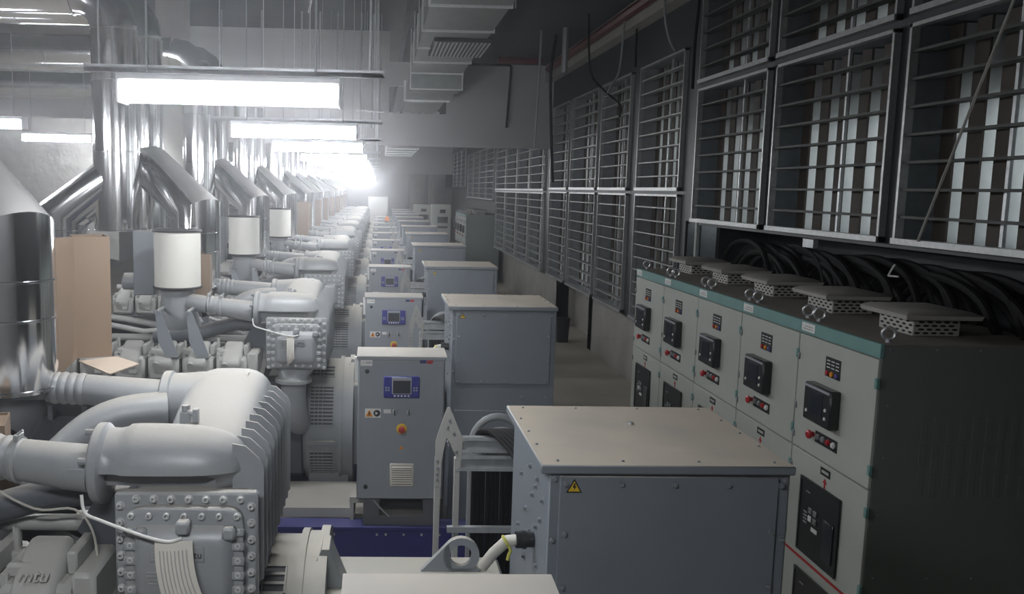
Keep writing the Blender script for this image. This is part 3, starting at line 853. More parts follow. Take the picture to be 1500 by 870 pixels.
# ------------------------------------------------------------------ terminal boxes
def make_box():
    t = thing('terminal_box', 'x', 'cable box', (1.33, 0, 0), 'tall grey cable boxes of the generator sets')
    X0, X1 = -.54, .565
    obj('body', MB().box(X0, .03, .1, X1, 1.07, 2.745, .006), M['box'], t)
    obj('plinth', MB().box(X0 + .04, .07, 0, X1 - .04, 1.03, .1), M['black_steel'], t)
    lid = obj('lid', MB().box(-.585, .0, 2.74, .577, 1.10, 2.782, .006), M['box'], t)
    p = obj('front_panel', MB().box(-.495, .015, 1.95, .51, .03, 2.725, .004), M['box'], t)
    for x in (-.47, -.215, .03, .275, .52 - .0):
        hexbolt(p, (x, .015, 2.69))
    for x, z in ((-.465, 2.455), (-.465, 2.20), (.49, 2.47), (.49, 2.21), (-.47, 1.975), (-.215, 1.975), (.03, 1.975), (.275, 1.975), (.49, 1.975)):
        hexbolt(p, (x, .015, z))
    lowp = obj('lower_panel', MB().box(-.495, .022, .3, .51, .03, 1.66, .003), M['box'], t)
    for x, z in ((-.518, 2.71), (-.518, 2.42), (-.518, 2.08), (.545, 2.71), (.545, 2.43), (.545, 2.1), (.545, 1.82), (.23, 1.81), (.48, 1.81)):
        hexbolt(t, (x, .03, z))
    # left side: bolts of the cable gland plate
    for y, z in ((.16, 2.56), (.2, 2.45), (.3, 2.38), (.42, 2.5), (.33, 2.57), (.45, 2.3), (.6, 2.36), (.25, 2.2), (.6, 2.1), (.3, 2.62), (.75, 2.5), (.5, 2.62), (.4, 1.98), (.8, 2.2)):
        hexbolt(t, (X0, y, z), (0, 0, -PI / 2), 1.1)
    for x in (-.5, -.2, .15, .5):
        for y in (.06, 1.04):
            o = hexbolt(lid, (x, y, 2.782), (-PI / 2, 0, 0), .5)
    for y in (.32, .55, .8):
        for x in (-.55, .54): hexbolt(lid, (x, y, 2.782), (-PI / 2, 0, 0), .5)
    obj('lid_knob', MB().lathe((.02, .72, 2.782), 'z', [(0, .018), (.01, .016), (.014, .0005)], n=8), M['bolt'], lid)
    s = obj('warning_sign', MB().prism([(-.465, 2.652), (-.395, 2.652), (-.43, 2.714)], 'xz', .009, .0145), M['black'], t)
    obj('sign_face', MB().prism([(-.457, 2.657), (-.403, 2.657), (-.43, 2.705)], 'xz', .0075, .009), M['yellow'], s)
    obj('lightning_mark', MB().prism([(-.432, 2.695), (-.424, 2.695), (-.428, 2.682), (-.421, 2.682), (-.431, 2.662), (-.43, 2.675), (-.437, 2.675)], 'xz', .0062, .0075), M['black'], s)
    return t
B0 = make_box()
for i, y in enumerate(GY):
    b = B0 if i == 0 else dup(B0, skip=('bolt', 'lid_knob') if i > 4 else ())
    b.location = (1.33, y, 0)
    b['label'] = ('large dusty-topped grey cable box with bolted front, nearest of the row' if i == 0 else 'grey cable box with dusty lid, the %s along the row' % ORD[i])
    b['group'] = 'tall grey cable boxes of the generator sets'

# ------------------------------------------------------------------ cable stands, cables and conduits at the boxes
def make_stand():
    t = thing('cable_stand', 'x', 'stand', (.51, 0, 0), 'galvanised cable stands beside the boxes')
    pl = MB().prism([(-.095, 2.27), (-.02, 2.51), (.0, 2.51), (.095, 2.29), (.085, 2.08), (.06, 2.08), (.06, 2.15), (-.02, 2.30), (-.05, 2.12), (-.05, 1.95), (-.095, 1.95)], 'xz', -.006, .006)
    g = obj('gusset_plate', pl, M['plinth'], t)
    for x, z in ((-.0, 2.42), (-.015, 2.37), (.03, 2.33), (-.01, 2.27), (.0, 2.25), (.05, 2.2), (-.08, 2.13), (-.075, 2.08), (-.08, 2.04), (-.075, 2.0)):
        hexbolt(g, (x, -.006, z), None, .7)
    for x in (-.075, .06):
        obj('post', MB().box(x - .02, -.0, .02, x + .02, .05, 2.15, .003).box(x - .05, -.03, 0, x + .05, .12, .02), M['plinth'], t)
    for z in (2.19, 2.06):
        r = MB().box(.05, .0, z + .095, 1.1, .05, z + .11).box(.05, .02, z + .015, 1.1, .03, z + .095).box(.05, .0, z, 1.1, .05, z + .015)
        r.box(.05, -.004, z + .085, 1.1, .0, z + .11).box(.05, -.004, z, 1.1, 0, z + .022)
        obj('rail', r, M['galv'], t)
    obj('rail', MB().box(.0, -.02, 1.62, .6, .02, 1.66), M['galv'], t)
    return t
ST = make_stand()
for i, y in enumerate(GY):
    s = ST if i == 0 else dup(ST, skip=('bolt',) if i > 2 else ())
    s.location = (.51, y + 2.12, 0)
    s['label'] = ('pointed galvanised cable stand with rails behind the nearest cable box' if i == 0 else 'pointed galvanised cable stand beside the %s cable box of the row' % ORD[i])
    s['group'] = 'galvanised cable stands beside the boxes'
for i in range(4):
    y = GY[i]
    for k in range(9):
        x = .70 + k * .034
        o = obj('power_cable', MB().tube(smooth([(x + .02, y + 2.26 + .02 * (k % 2), 0.0), (x + .005, y + 2.24, 1.0), (x, y + 2.22 + .015 * (k % 3), 2.02), (x + .01, y + 2.25, 2.2), (x + .03, y + 2.2, 2.32), (x + .1, y + 2.0, 2.36), (x + .2, y + 1.6, 2.3), (x + .25, y + 1.05, 2.2)], 3), .017, 8), M['cable'])
        tag(o, '%s black cable from the left hanging under the stand rails behind the %s cable box' % (['first', 'second', 'third', 'fourth', 'fifth', 'sixth', 'seventh', 'eighth', 'ninth'][k], ORD[i]), 'cable', 'black cables behind the %s cable box' % ORD[i])
    for k in range(2):
        yy = y + 2.3 + k * .2
        pts = [(.90 - .19 * math.cos(a), yy, 2.09 + .21 * math.sin(a) + (.05 if k else 0)) for a in [PI * j / 12 for j in range(13)]] + [(1.09, yy, 0)]
        o = obj('flexible_conduit', MB().tube([(.71, yy, .0)] + pts, .028, 10), M['conduit'])
        tag(o, 'grey flexible conduit arching %s of the %s cable box' % (('close to the back', 'farther behind the back')[k], ORD[i]), 'conduit')
for i in range(3):
    y = GY[i]
    t = thing('cable_conduit', ('cream conduit with yellow-green tape entering the left side of the nearest cable box', 'cream conduit entering the left side of the second cable box', 'cream conduit entering the left side of the third cable box')[i], 'conduit', (0, y, 0))
    obj('pipe', MB().tube([(.55, .42, 2.12), (.60, .40, 2.2), (.66, .37, 2.275), (.72, .35, 2.29)], .028, 12), M['conduit_w'], t)
    obj('cable_gland', MB().lathe((.70, .35, 2.29), 'x', [(0, .03), (0, .042), (.03, .042), (.03, .046), (.05, .046), (.05, .038), (.088, .038)], n=12), M['black'], t)
    obj('tape', MB().torus((.655, .37, 2.27), (1, .1, .6), .03, .008, 12, 6).tube([(.665, .345, 2.26), (.675, .34, 2.235), (.665, .335, 2.215), (.66, .335, 2.19)], .008, 6), M['greenyellow'], t)

# ------------------------------------------------------------------ exhaust stacks
def seg_elbow(b, x, y, z, R, r, n=20):
    pts = [(x, y, z)]
    for k in range(1, 5):
        a = k / 4 * PI / 2
        pts.append((x - R + R * math.cos(a), y, z + R * math.sin(a)))
    b.tube(pts, r, n)
def make_stack():
    t = thing('exhaust_stack', 'x', 'exhaust duct', (0, 0, 0), 'aluminium clad exhaust stacks')
    r = .262
    prof = [(-.010, r - .004), (-.004, r + .007), (.004, r + .007), (.010, r - .004)]
    band_v = MB().lathe((0, 0, 0), 'z', prof, n=36, caps=False).mesh('seam_band', M['alu_h'])
    band_h = MB().lathe((0, 0, 0), 'x', prof, n=28, caps=False).mesh('seam_band', M['alu_h'])
    for x, y in ((-3.04, 1.3), (-2.93, 2.0)):
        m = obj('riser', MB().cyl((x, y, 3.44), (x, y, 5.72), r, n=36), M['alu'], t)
        for z in (3.45, 4.35, 5.15, 5.72): obj('seam_band', band_v, None, m, (x, y, z))
        e = MB(); seg_elbow(e, x, y, 5.72, .42, r * .98, 28)
        obj('elbow', e, M['alu_h'], t)
        d = MB().cyl((x - .42, y, 6.14), (-11.5, y, 6.14), r * .98, n=28)
        dd = obj('run', d, M['alu_h'], t)
        for q in range(3): obj('seam_band', band_h, None, dd, (x - .45 - q * 1.0, y, 6.14))
    for pts in ([(-2.12, 1.3, 2.80), (-2.12, 1.3, 3.68), (-2.93, 2.0, 4.30)], [(-3.66, 1.3, 2.80), (-3.66, 1.3, 3.62), (-3.04, 1.32, 4.08)]):
        b = MB().tube(pts, r, 36)
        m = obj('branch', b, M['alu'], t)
        for z in (2.82, 3.22, 3.44): obj('seam_band', band_v, None, m, (pts[0][0], pts[0][1], z))
        obj('branch_end', MB().lathe((pts[0][0], pts[0][1], 2.74), 'z', [(0, .2), (.03, .22), (.06, .25), (.07, .255)], n=24), M['galv_dull'], t)
    return t
K0 = make_stack()
for i, y in enumerate(GY):
    s = K0 if i == 0 else dup(K0, skip=('seam_band',) if i > 3 else ())
    s.location = (0, y + (.80 if i == 4 else 0), 0)
    s['label'] = ('big aluminium clad exhaust pipe rising left of the brown carton' if i == 0 else 'shiny aluminium clad forked exhaust stack, the %s along the row' % ORD[i])
    s['group'] = 'aluminium clad exhaust stacks'

# ------------------------------------------------------------------ cardboard
def carton(name, x, y, z, sx, sy, sz, rz, label, flap=True, open_top=True):
    t = thing(name, label, 'carton', (x, y, z), 'brown cartons over the air filters')
    t.rotation_euler = (0, 0, rz)
    b = MB()
    th = .008
    b.box(-sx / 2, -sy / 2, 0, sx / 2, -sy / 2 + th, sz).box(-sx / 2, sy / 2 - th, 0, sx / 2, sy / 2, sz).box(-sx / 2, -sy / 2 + th, 0, -sx / 2 + th, sy / 2 - th, sz).box(sx / 2 - th, -sy / 2 + th, 0, sx / 2, sy / 2 - th, sz)
    b.box(-sx / 2 + th, -sy / 2 + th, sz - .02, sx / 2 - th, sy / 2 - th, sz - .012)
    obj('wall', b, M['cardboard'], t)
    return t
c = carton('cardboard_carton', -1.905, 5.92, 2.86, .22, .30, .79, math.radians(24), 'large brown carton standing behind the big clad pipe')
f = MB().loft([[(-.11, -.15, .0), (-.11, -.15, .79), (-.106, -.142, .79), (-.106, -.142, 0)], [(-.29, -.44, -.09), (-.30, -.45, .80), (-.294, -.446, .80), (-.284, -.436, -.09)]])
obj('side_flap', f, M['cardboard'], c)
f = MB().loft([[(-.10, -.15, -.015), (.14, -.15, .0), (.14, -.146, -.008), (-.10, -.146, -.023)], [(.06, -.42, -.06), (.26, -.30, -.03), (.26, -.296, -.038), (.06, -.416, -.068)]])
obj('bottom_flap', f, M['cardboard_light'], c)
c = carton('cardboard_carton', -1.985, 10.06, 2.74, .2, .2, .47, .1, 'small brown carton standing right behind the second white air filter')
c2 = carton('cardboard_carton', -1.98, 4.42, 2.30, .24, .28, .5, .3, 'strip of brown carton below the big clad pipe')
f = MB().loft([[(.12, -.14, .0), (.12, -.14, .3), (.126, -.14, .3), (.126, -.14, 0)], [(.24, -.16, .02), (.14, -.15, .3), (.146, -.15, .3), (.246, -.16, .02)]])
obj('side_flap', f, M['cardboard'], c2)
for i in range(4, 11):
    carton('cardboard_carton', -2.14, GY[i] + .42, 2.62, .52, .52, .95, random.uniform(-.1, .1), 'brown carton covering the air filter of the %s generator set' % ORD[i])

# ------------------------------------------------------------------ paper tags on the coolers
def paper_tag(i, x, wd, ln, lean, label):
    t = thing('paper_tag', label, 'tag', (0, GY[i], 0), 'paper tags wired to the coolers')
    b = MB(); secs = []
    n = 10
    for k in range(n + 1):
        s = k / n
        z = 2.455 - ln * (1 - (1 - s) ** 1.15); y = -.085 - .055 * math.sin(s * 2.4)
        xx = x + lean * s ** 1.6
        dz = -.04 * s
        secs.append([(xx, y, z), (xx + wd * .5, y - .012, z + .018 * s), (xx + wd, y, z + .055 * s), (xx + wd, y + .0015, z + .055 * s), (xx + wd * .5, y - .0105, z + .018 * s), (xx, y + .0015, z)])
    b.loft(secs)
    obj('sheet', b, M['paper'], t)
    pr = MB()
    for q in range(8):
        secs = []
        for k in range(1, n):
            s = k / n
            z = 2.455 - ln * (1 - (1 - s) ** 1.15); y = -.0868 - .055 * math.sin(s * 2.4)
            xx = x + lean * s ** 1.6 + wd * (.12 + .10 * q)
            yy = y - .010 * (1 - abs(.12 + .10 * q - .5) * 2)
            secs.append([(xx, yy, z + .02 * s * q / 2), (xx + wd * .035, yy, z + .02 * s * q / 2)])
        pr.loft(secs, caps=False, closed=False)
    obj('print_lines', pr, M['ink'], t)
    obj('wire', MB().tube(smooth([(-1.30, .02, 2.62), (-1.28, -.0, 2.545), (-1.2, -.03, 2.52), (-1.0, -.09, 2.475), (x + .06, -.1, 2.455), (x + .12, -.095, 2.47)]), .0075, 8), M['white'], t)
paper_tag(0, -.955, .165, .37, .10, 'curled paper tag with fine print wired to the nearest cooler')
paper_tag(1, -.93, .075, .29, .01, 'folded white paper tag on the second cooler')
# loose wires over the nearest engine
o = obj('thin_wire', MB().tube(smooth([(-1.86, 4.05, 2.86), (-1.80, 4.05, 2.62), (-1.6, 4.08, 2.47), (-1.42, 4.1, 2.46), (-1.33, 4.08, 2.36), (-1.3, 4.05, 2.2), (-1.3, 4.03, 2.05)]), .006, 6), M['conduit_w'])
tag(o, 'thin pale wire drooping over the nearest head covers', 'wire')

# ------------------------------------------------------------------ overhead duct
dz, dx0, dx1 = 6.80, .74, 1.98
t = thing('ventilation_duct', 'galvanised rectangular duct with flanges running along the ceiling to the cross wall', 'duct', (0, 0, 0))
ys = [9.0, 11.5, 14.0, 16.2, 18.2, 20.2, 22.1]
for a, b_ in zip(ys[:-1], ys[1:]):
    obj('duct_section', MB().box(dx0, a + .01, dz, dx1, b_ - .01, 7.42), M['duct'], t)
for y in ys:
    f = MB().box(dx0 - .035, y - .025, dz - .035, dx1 + .035, y + .025, dz).box(dx0 - .035, y - .025, dz, dx0, y + .025, 7.45).box(dx1, y - .025, dz, dx1 + .035, y + .025, 7.45)
    obj('flange', f, M['flange'], t)
g = obj('grille', MB().box(.98, 17.0, dz - .07, 2.1, 18.9, dz - .0), M['hole'], t)
for q in range(14):
    x = 1.02 + q * .077
    obj('grille_slat', MB().box(x, 17.05, dz - .085, x + .034, 18.85, dz - .07), M['galv'], g)
obj('duct_section', MB().box(dx0, 22.1, 6.42, dx1, 23.2, 7.42), M['duct'], t)
obj('flange', MB().box(dx0 - .035, 22.08, 6.39, dx1 + .035, 22.13, 6.42).box(dx0 - .03, 22.08, 6.42, dx0, 22.13, 6.8).box(dx1, 22.08, 6.42, dx1 + .03, 22.13, 6.8), M['flange'], t)
obj('duct_section', MB().prism([(23.2, 6.42), (24.2, 6.35), (24.2, 6.8), (23.2, 7.42)], 'yz', dx0, 1.9), M['duct'], t)
obj('flange', MB().box(.62, 24.18, 6.30, 1.85, 24.24, 6.36).box(.62, 24.18, 6.3, .68, 24.24, 6.85), M['flange'], t)
obj('duct_section', MB().box(.68, 24.24, 6.28, 1.7, 29.5, 6.8), M['duct'], t)
o = thing('ventilation_duct', 'short piece of galvanised duct seen beyond the cross wall', 'duct')
obj('drop_rod', MB().cyl((.25, 35.35, 5.6), (.25, 35.35, 8.34), .02, n=6).cyl((1.55, 42.85, 5.6), (1.55, 42.85, 7.5), .02, n=6), M['galv'], o)
for k in range(4):
    obj('duct_section', MB().box(.3, 33 + k * 2.5, 5.55, 1.5, 35.3 + k * 2.5, 6.2), M['duct'], o)
    obj('flange', MB().box(.25, 35.3 + k * 2.5, 5.5, 1.55, 35.4 + k * 2.5, 6.25), M['flange'], o)
for i, (x, y) in enumerate([(.66, 14), (.66, 16.2), (.66, 18.2), (.66, 20.2), (2.05, 14), (2.05, 18.2)]):
    o = obj('hanger_rod', MB().cyl((x, y, dz - .03), (x, y, 7.9 if x < .6 else 7.5), .012, n=6), M['galv'])
    tag(o, 'steel rod at the %s side of the ceiling duct, %s from the near end' % ('left' if x < 1 else 'right', ['nearest', 'second', 'third', 'fourth', 'nearest', 'second'][i]), 'rod', 'rods of the ceiling duct')

# ------------------------------------------------------------------ pipes and hanging cables on the cross wall and under the ceiling
def hang(name, pts, r, m, label, cat, group=None):
    return tag(obj(name, MB().tube(smooth(pts) if 'cable' in name else pts, r, 8), M[m]), label, cat, group)
hang('black_conduit', [(1.95, 25.42, 7.5), (2.0, 25.42, 7.48), (3.62, 25.42, 7.48), (3.66, 25.42, 7.42), (3.58, 25.42, 5.75)], .035, 'cable', 'black conduit bent down the cross wall right of the duct', 'conduit')
hang('hanging_cable', [(3.52, 20, 7.5), (3.5, 20, 6.4), (3.46, 20, 4.95)], .028, 'conduit', 'pale straight cable hanging near the right end of the cross wall', 'cable')
hang('hanging_cable', [(3.95, 20.5, 7.52), (3.86, 20.5, 6.7), (3.9, 20.5, 5.6), (4.0, 20.5, 4.2)], .035, 'cable', 'thick black cable hanging over the right end of the cross wall', 'cable')
hang('hanging_cable', [(4.1, 18, 7.52), (4.18, 18, 6.4), (4.5, 18, 6.0), (4.8, 18, 5.75), (4.81, 18, 5.5)], .02, 'cable', 'black cable curving onto the second upper louvre', 'cable')
hang('hanging_cable', [(4.55, 17, 7.18), (4.5, 17, 6.3), (4.35, 17, 6.0), (4.3, 17, 5.85)], .022, 'conduit', 'pale curved cable in front of the upper louvres', 'cable')
hang('hanging_cable', [(4.6, 14.8, 7.5), (4.62, 14.8, 6.9), (4.72, 14.8, 6.5), (4.8, 14.7, 6.3)], .022, 'conduit', 'pale cable curving down above the nearest upper louvre of the four', 'cable')
hang('hanging_cable', [(4.75, 13.6, 7.5), (4.76, 13.6, 6.9), (4.78, 13.75, 6.3), (4.8, 13.8, 5.6)], .025, 'cable', 'black cable hanging down the dark post between the two louvre groups', 'cable')
hang('hanging_cable', [(4.78, 16.95, 7.4), (4.79, 17.0, 6.9), (4.8, 17.0, 6.35)], .02, 'cable', 'black cable dropping to the top of the second upper louvre', 'cable')
hang('ceiling_pipe', [(4.55, YB, 7.28), (4.55, 24.5, 7.28)], .10, 'redpipe', 'long dark red pipe running under the ceiling at the right', 'pipe')
hang('ceiling_pipe', [(4.0, 22.5, 7.2), (2.9, 22.5, 7.2)], .08, 'redpipe', 'short dark red cross pipe end near the cross wall', 'pipe')
hang('ceiling_pipe', [(3.98, 19.6, 7.5), (3.98, 19.6, 6.55)], .07, 'steel', 'grey vertical steel stub hanging from the ceiling beside the red pipe', 'pipe')
hang('diagonal_rod', [(4.80, 7.75, 3.62), (4.74, 6.6, 5.75)], .012, 'plinth', 'thin pale rod leaning diagonally across the nearest louvre', 'rod')
hang('diagonal_rod', [(-.6, 12.5, 8.3), (-1.35, 17, 7.2)], .02, 'galv', 'bright thin rod slanting down from the ceiling over the lamp row', 'rod')
for i, (x, z) in enumerate([(-4.0, 5.6), (-3.0, 5.7), (-2.0, 6.6), (-1.55, 5.3), (-1.1, 6.55), (-.5, 5.6), (-.2, 5.5), (.0, 5.5)]):
    hang('hanger_rod', [(x, 23.0, 8.34), (x, 23.0, z)], .022, 'steel', 'thin drop rod in front of the cross wall, %s from the left' % ['first', 'second', 'third', 'fourth', 'fifth', 'sixth', 'seventh', 'eighth'][i], 'rod', 'drop rods in front of the cross wall')
hang('support_bar', [(-.62, 23, 5.95), (.1, 23, 5.9)], .025, 'galv', 'short cross bar at the foot of the drop rods', 'bar')

# ------------------------------------------------------------------ switchgear
def make_switchgear(W, vent=True):
    """front face at x = 0 looking to -x, y from 0 (near edge) to W"""
    t = thing('switchgear_cabinet', 'x', 'switchgear', (0, 0, 0), 'x')
    D, H = 1.45, 2.917
    obj('body', MB().box(.012, .004, .05, D, W - .004, H - .01), M['sg_shaded'], t)
    obj('roof', MB().box(.02, .0, H - .01, D, W, H), M['sg_top'], t)
    obj('plinth', MB().box(.04, .01, 0, D - .02, W - .01, .06), M['black_steel'], t)
    obj('top_trim', MB().box(-.012, .0, 2.81, .02, W, H + .002, .003), M['teal'], t)
    d1 = obj('upper_door', MB().box(-.012, .012, 1.80, .012, W - .006, 2.80, .004), M['sg'], t)
    d2 = obj('middle_door', MB().box(-.012, .012, .86, .012, W - .006, 1.788, .004), M['sg'], t)
    d3 = obj('lower_door', MB().box(-.012, .012, .06, .012, W - .006, .848, .004), M['sg'], t)
    obj('red_line', MB().box(-.0135, .012, .845, -.0125, W - .006, .872), M['red'], d2)
    for z, dd in ((2.62, d1), (1.95, d1), (1.62, d2), (1.0, d2)):
        obj('hinge', MB().box(-.03, -.014, z - .04, .0, .02, z + .04, .005), M['teal'], dd)
    for z, dd in ((2.60, d1), (2.16, d1), (1.90, d1), (1.62, d2)):
        obj('latch', MB().box(-.026, W - .035, z - .03, -.012, W - .005, z + .03, .004), M['steel'], dd)
    c = .545 * W / 1.24
    ip = obj('indicator_plate', MB().box(-.016, c - .02, 2.52, -.012, c + .22, 2.685, .001), M['black'], d1)
    pr = MB()
    for k in range(3):
        for q in range(3): pr.box(-.0175, c + .005 + q * .07, 2.595 + k * .028, -.016, c + .055 + q * .07, 2.603 + k * .028)
    obj('plate_print', pr, M['white'], ip)
    for q, mm in enumerate(('blue_lens', 'amber', 'red')):
        obj('lamp_lens', MB().lathe((-.016, c + .03 + q * .075, 2.55), 'x', [(0, .022), (-.012, .02), (-.016, .0005)], n=12), M[mm], ip)
    me = obj('meter', MB().box(-.10, c - .06, 2.12, -.012, c + .38, 2.44, .012), M['black'], d1)
    obj('meter_screen', MB().box(-.104, c + .06, 2.2, -.099, c + .27, 2.385), M['screen'], me)
    obj('meter_rim', MB().box(-.103, c - .04, 2.405, -.099, c + .36, 2.425), M['bezel_grey'], me)
    for yy, zz in ((c + .32, 2.20), (c + .01, 2.20), (c + .01, 2.27)):
        obj('meter_button', MB().lathe((-.10, yy, zz), 'x', [(0, .016), (-.006, .014), (-.007, .0005)], n=10), M['white'], me)
    bs = obj('button_strip', MB().box(-.016, c - .06, 1.93, -.012, c + .30, 2.03, .001), M['black'], d1)
    for q, mm in enumerate(('white', 'red', 'steel', 'steel')):
        obj('push_button', MB().lathe((-.016, c - .01 + q * .085, 1.985), 'x', [(0, .026), (-.012, .026), (-.014, .02), (-.022, .018), (-.024, .0005)], n=14), M[mm], bs)
    es = obj('emergency_stop', MB().lathe((-.016, c + .33, 1.985), 'x', [(0, .022), (-.03, .02), (-.032, .038), (-.05, .038), (-.058, .028), (-.06, .0005)], n=16), M['red'], d1)
    ap = obj('arrow_plate', MB().box(-.016, c + .01, 1.69, -.012, c + .17, 1.755, .001), M['black'], d2)
    obj('plate_window', MB().box(-.018, c + .035, 1.712, -.016, c + .145, 1.735), M['sg'], ap)
    obj('arrow', MB().prism([(c + .09, 1.672), (c + .125, 1.63), (c + .10, 1.63), (c + .10, 1.58), (c + .08, 1.58), (c + .08, 1.63), (c + .055, 1.63)], 'yz', -.0145, -.012), M['red'], ap)
    for z0, dd in ((.93, d2), (.11, d3)):
        br = obj('breaker', MB().box(-.03, c - .20, z0, -.012, c + .46, z0 + .66, .01), M['black'], dd)
        obj('breaker_rim', MB().box(-.036, c - .20, z0 + .63, -.03, c + .46, z0 + .66).box(-.036, c - .20, z0, -.03, c - .175, z0 + .63).box(-.036, c + .435, z0, -.03, c + .46, z0 + .63).box(-.036, c - .2, z0, -.03, c + .46, z0 + .025), M['black'], br)
        obj('breaker_recess', MB().box(-.042, c - .14, z0 + .08, -.03, c + .02, z0 + .42, .004), M['screen'], br)
        for q in range(4):
            obj('breaker_label', MB().box(-.032, c + .31, z0 + .27 + q * .03, -.03, c + .37, z0 + .283 + q * .03), M['bezel_grey'], br)
        for q in range(4):
            yy, zz = c + .14 + .08 * (q % 2), z0 + .31 + .07 * (q // 2)
            obj('breaker_button', MB().box(-.042, yy, zz, -.03, yy + .055, zz + .05, .004), M['steel'] if q != 1 else M['white'], br)
        obj('counter_window', MB().box(-.034, c + .12, z0 + .24, -.03, c + .22, z0 + .275), M['white'], br)
        obj('maker_mark', MB().box(-.032, c + .28, z0 + .545, -.03, c + .35, z0 + .555), M['bezel_grey'], br)
    lb = obj('label_plate', MB().box(-.016, W - .26, 2.832, -.012, W - .03, 2.905, .001), M['white'], t)
    pr = MB()
    for k in range(2): pr.box(-.0165, W - .235, 2.85 + k * .022, -.016, W - .055 - .03 * k, 2.858 + k * .022)
    obj('label_print', pr, M['ink'], lb)
    for y in (.10, W - .10):
        e = obj('lifting_eye', MB().torus((.10, y, 2.985), (.35, 1, 0), .045, .012, 18, 8).cyl((.10, y, 2.915), (.10, y, 2.945), .022, n=10), M['bolt'], t)
    if vent:
        v = obj('roof_vent', MB().box(.48, .42, H, .86, .90, H + .14, .006), M['vent_grey'], t)
        obj('vent_cowl', MB().loft([[(x, y, H + .14) for x, y in ((.37, .33), (.97, .33), (.97, .99), (.37, .99))], [(x, y, H + .175) for x, y in ((.36, .32), (.98, .32), (.98, 1.0), (.36, 1.0))], [(x, y, H + .205) for x, y in ((.41, .37), (.90, .37), (.90, .95), (.41, .95))]]), M['vent_grey'], v)
        hm = MB()
        for k in range(4):
            for q in range(5):
                yy = .455 + q * .088 + (.044 if k % 2 else 0)
                zz = H + .025 + k * .029
                hm.loft([[(.4795, yy + .026 * math.cos(a), zz + .009 * math.sin(a)) for a in [PI * 2 * j / 8 for j in range(8)]], [(.478, yy + .026 * math.cos(a), zz + .009 * math.sin(a)) for a in [PI * 2 * j / 8 for j in range(8)]]])
                xx = .515 + q * .068 + (.03 if k % 2 else 0)
                hm.loft([[(xx + .026 * math.cos(a), .4195, zz + .009 * math.sin(a)) for a in [PI * 2 * j / 8 for j in range(8)]], [(xx + .026 * math.cos(a), .418, zz + .009 * math.sin(a)) for a in [PI * 2 * j / 8 for j in range(8)]]])
        obj('vent_perforation', hm, M['hole'], v, kind='stuff')
    return t
XS = 3.75
SGW = 1.256
sg0 = make_switchgear(SGW)
sgl = ['nearest switchgear cabinet, its shade-toned side panel showing', 'second switchgear cabinet from the near end, amber lamp lit on its top plate', 'middle switchgear cabinet of the five', 'fourth switchgear cabinet from the near end', 'farthest of the five switchgear cabinets, tall breaker window showing']
for i in range(5):
    s = sg0 if i == 0 else dup(sg0)
    s.location = (XS, 6.37 + SGW * i, 0); s['label'] = sgl[i]; s['group'] = 'pale green switchgear cabinets with teal trim at the right'
# side panel pressings and screws on the near end
lo = MB()
for q in range(9):
    x = .35 + q * .1
    for k in range(3):
        lo.box(x, .0015, 1.75 + k * .22, x + .05, .004, 1.93 + k * .22, .002)
obj('side_louvres', lo, M['sg_shaded'], sg0)
for x, z in ((.06, 2.88), (.42, 2.88), (.75, 2.88), (.08, 2.45), (.08, 2.05), (.08, 1.6), (.08, 1.1), (.5, 1.1), (.85, 1.1)):
    hexbolt(sg0, (x, .004, z), None, .6)
sgf = [dup(sg0, (XS, 38.1 + SGW * i, 0), 'distant switchgear cabinet of the far line, %s of four' % ['nearest', 'second', 'third', 'farthest'][i], skip=('side_louvres', 'bolt', 'breaker_label', 'breaker_button', 'plate_print', 'label_print', 'maker_mark', 'counter_window', 'meter_button', 'vent_perforation')) for i in range(4)]
for s in sgf: s['group'] = 'far line of switchgear cabinets'

def front_panel_cabinet(x0, x1, y, h, label):
    t = thing('switchboard', label, 'switchboard', (x0, y, 0), 'tall panels at the far end')
    w_ = x1 - x0
    obj('body', MB().box(0, 0, .05, w_, 1.0, h, .01), M['sg'], t)
    obj('plinth', MB().box(.03, .03, 0, w_ - .03, .97, .05), M['black_steel'], t)
    obj('top_display', MB().box(w_ * .42, -.03, h * .86, w_ * .72, 0, h * .92, .005), M['black'], t)
    obj('meter', MB().box(w_ * .3, -.04, h * .70, w_ * .85, 0, h * .80, .005), M['black'], t)
    obj('switch_strip', MB().box(w_ * .3, -.02, h * .62, w_ * .85, 0, h * .65, .003), M['black'], t)
    return t
front_panel_cabinet(2.15, 3.25, 55, 3.0, 'tall pale panel across the aisle at the far end, left of two')
front_panel_cabinet(2.75, 3.72, 46, 3.2, 'tall pale panel across the aisle beside the far switchgear, right of two')
t = thing('white_enclosure', 'big white enclosure at the end of the engine row', 'enclosure', (-.68, 57, 0))
obj('body', MB().box(0, 0, 1.2, 1.25, 1.0, 3.42, .01), M['white'], t)
obj('door', MB().box(.02, -.03, 1.25, .5, 0, 3.38, .006), M['white'], t)
obj('legs', MB().box(.05, .05, 0, .15, .15, 1.2).box(1.1, .05, 0, 1.2, .15, 1.2).box(.05, .85, 0, .15, .95, 1.2).box(1.1, .85, 0, 1.2, .95, 1.2), M['steel'], t)
t = thing('orange_item', 'small orange beacon on a far control cabinet', 'item', (.40, GY[8] - .42, 2.38))  # orange spot of unknown kind, shaped as a small domed item
obj('base', MB().cyl((0, 0, 0), (0, 0, .08), .1, n=12), M['black'], t)
obj('dome', MB().lathe((0, 0, .08), 'z', [(0, .11), (.14, .11), (.2, .07), (.22, .0005)], n=14), M['orange'], t)
t = thing('waste_bin', 'small black bin on the floor between the cable box and the right wall', 'bin', (4.95, 23.3, 0))
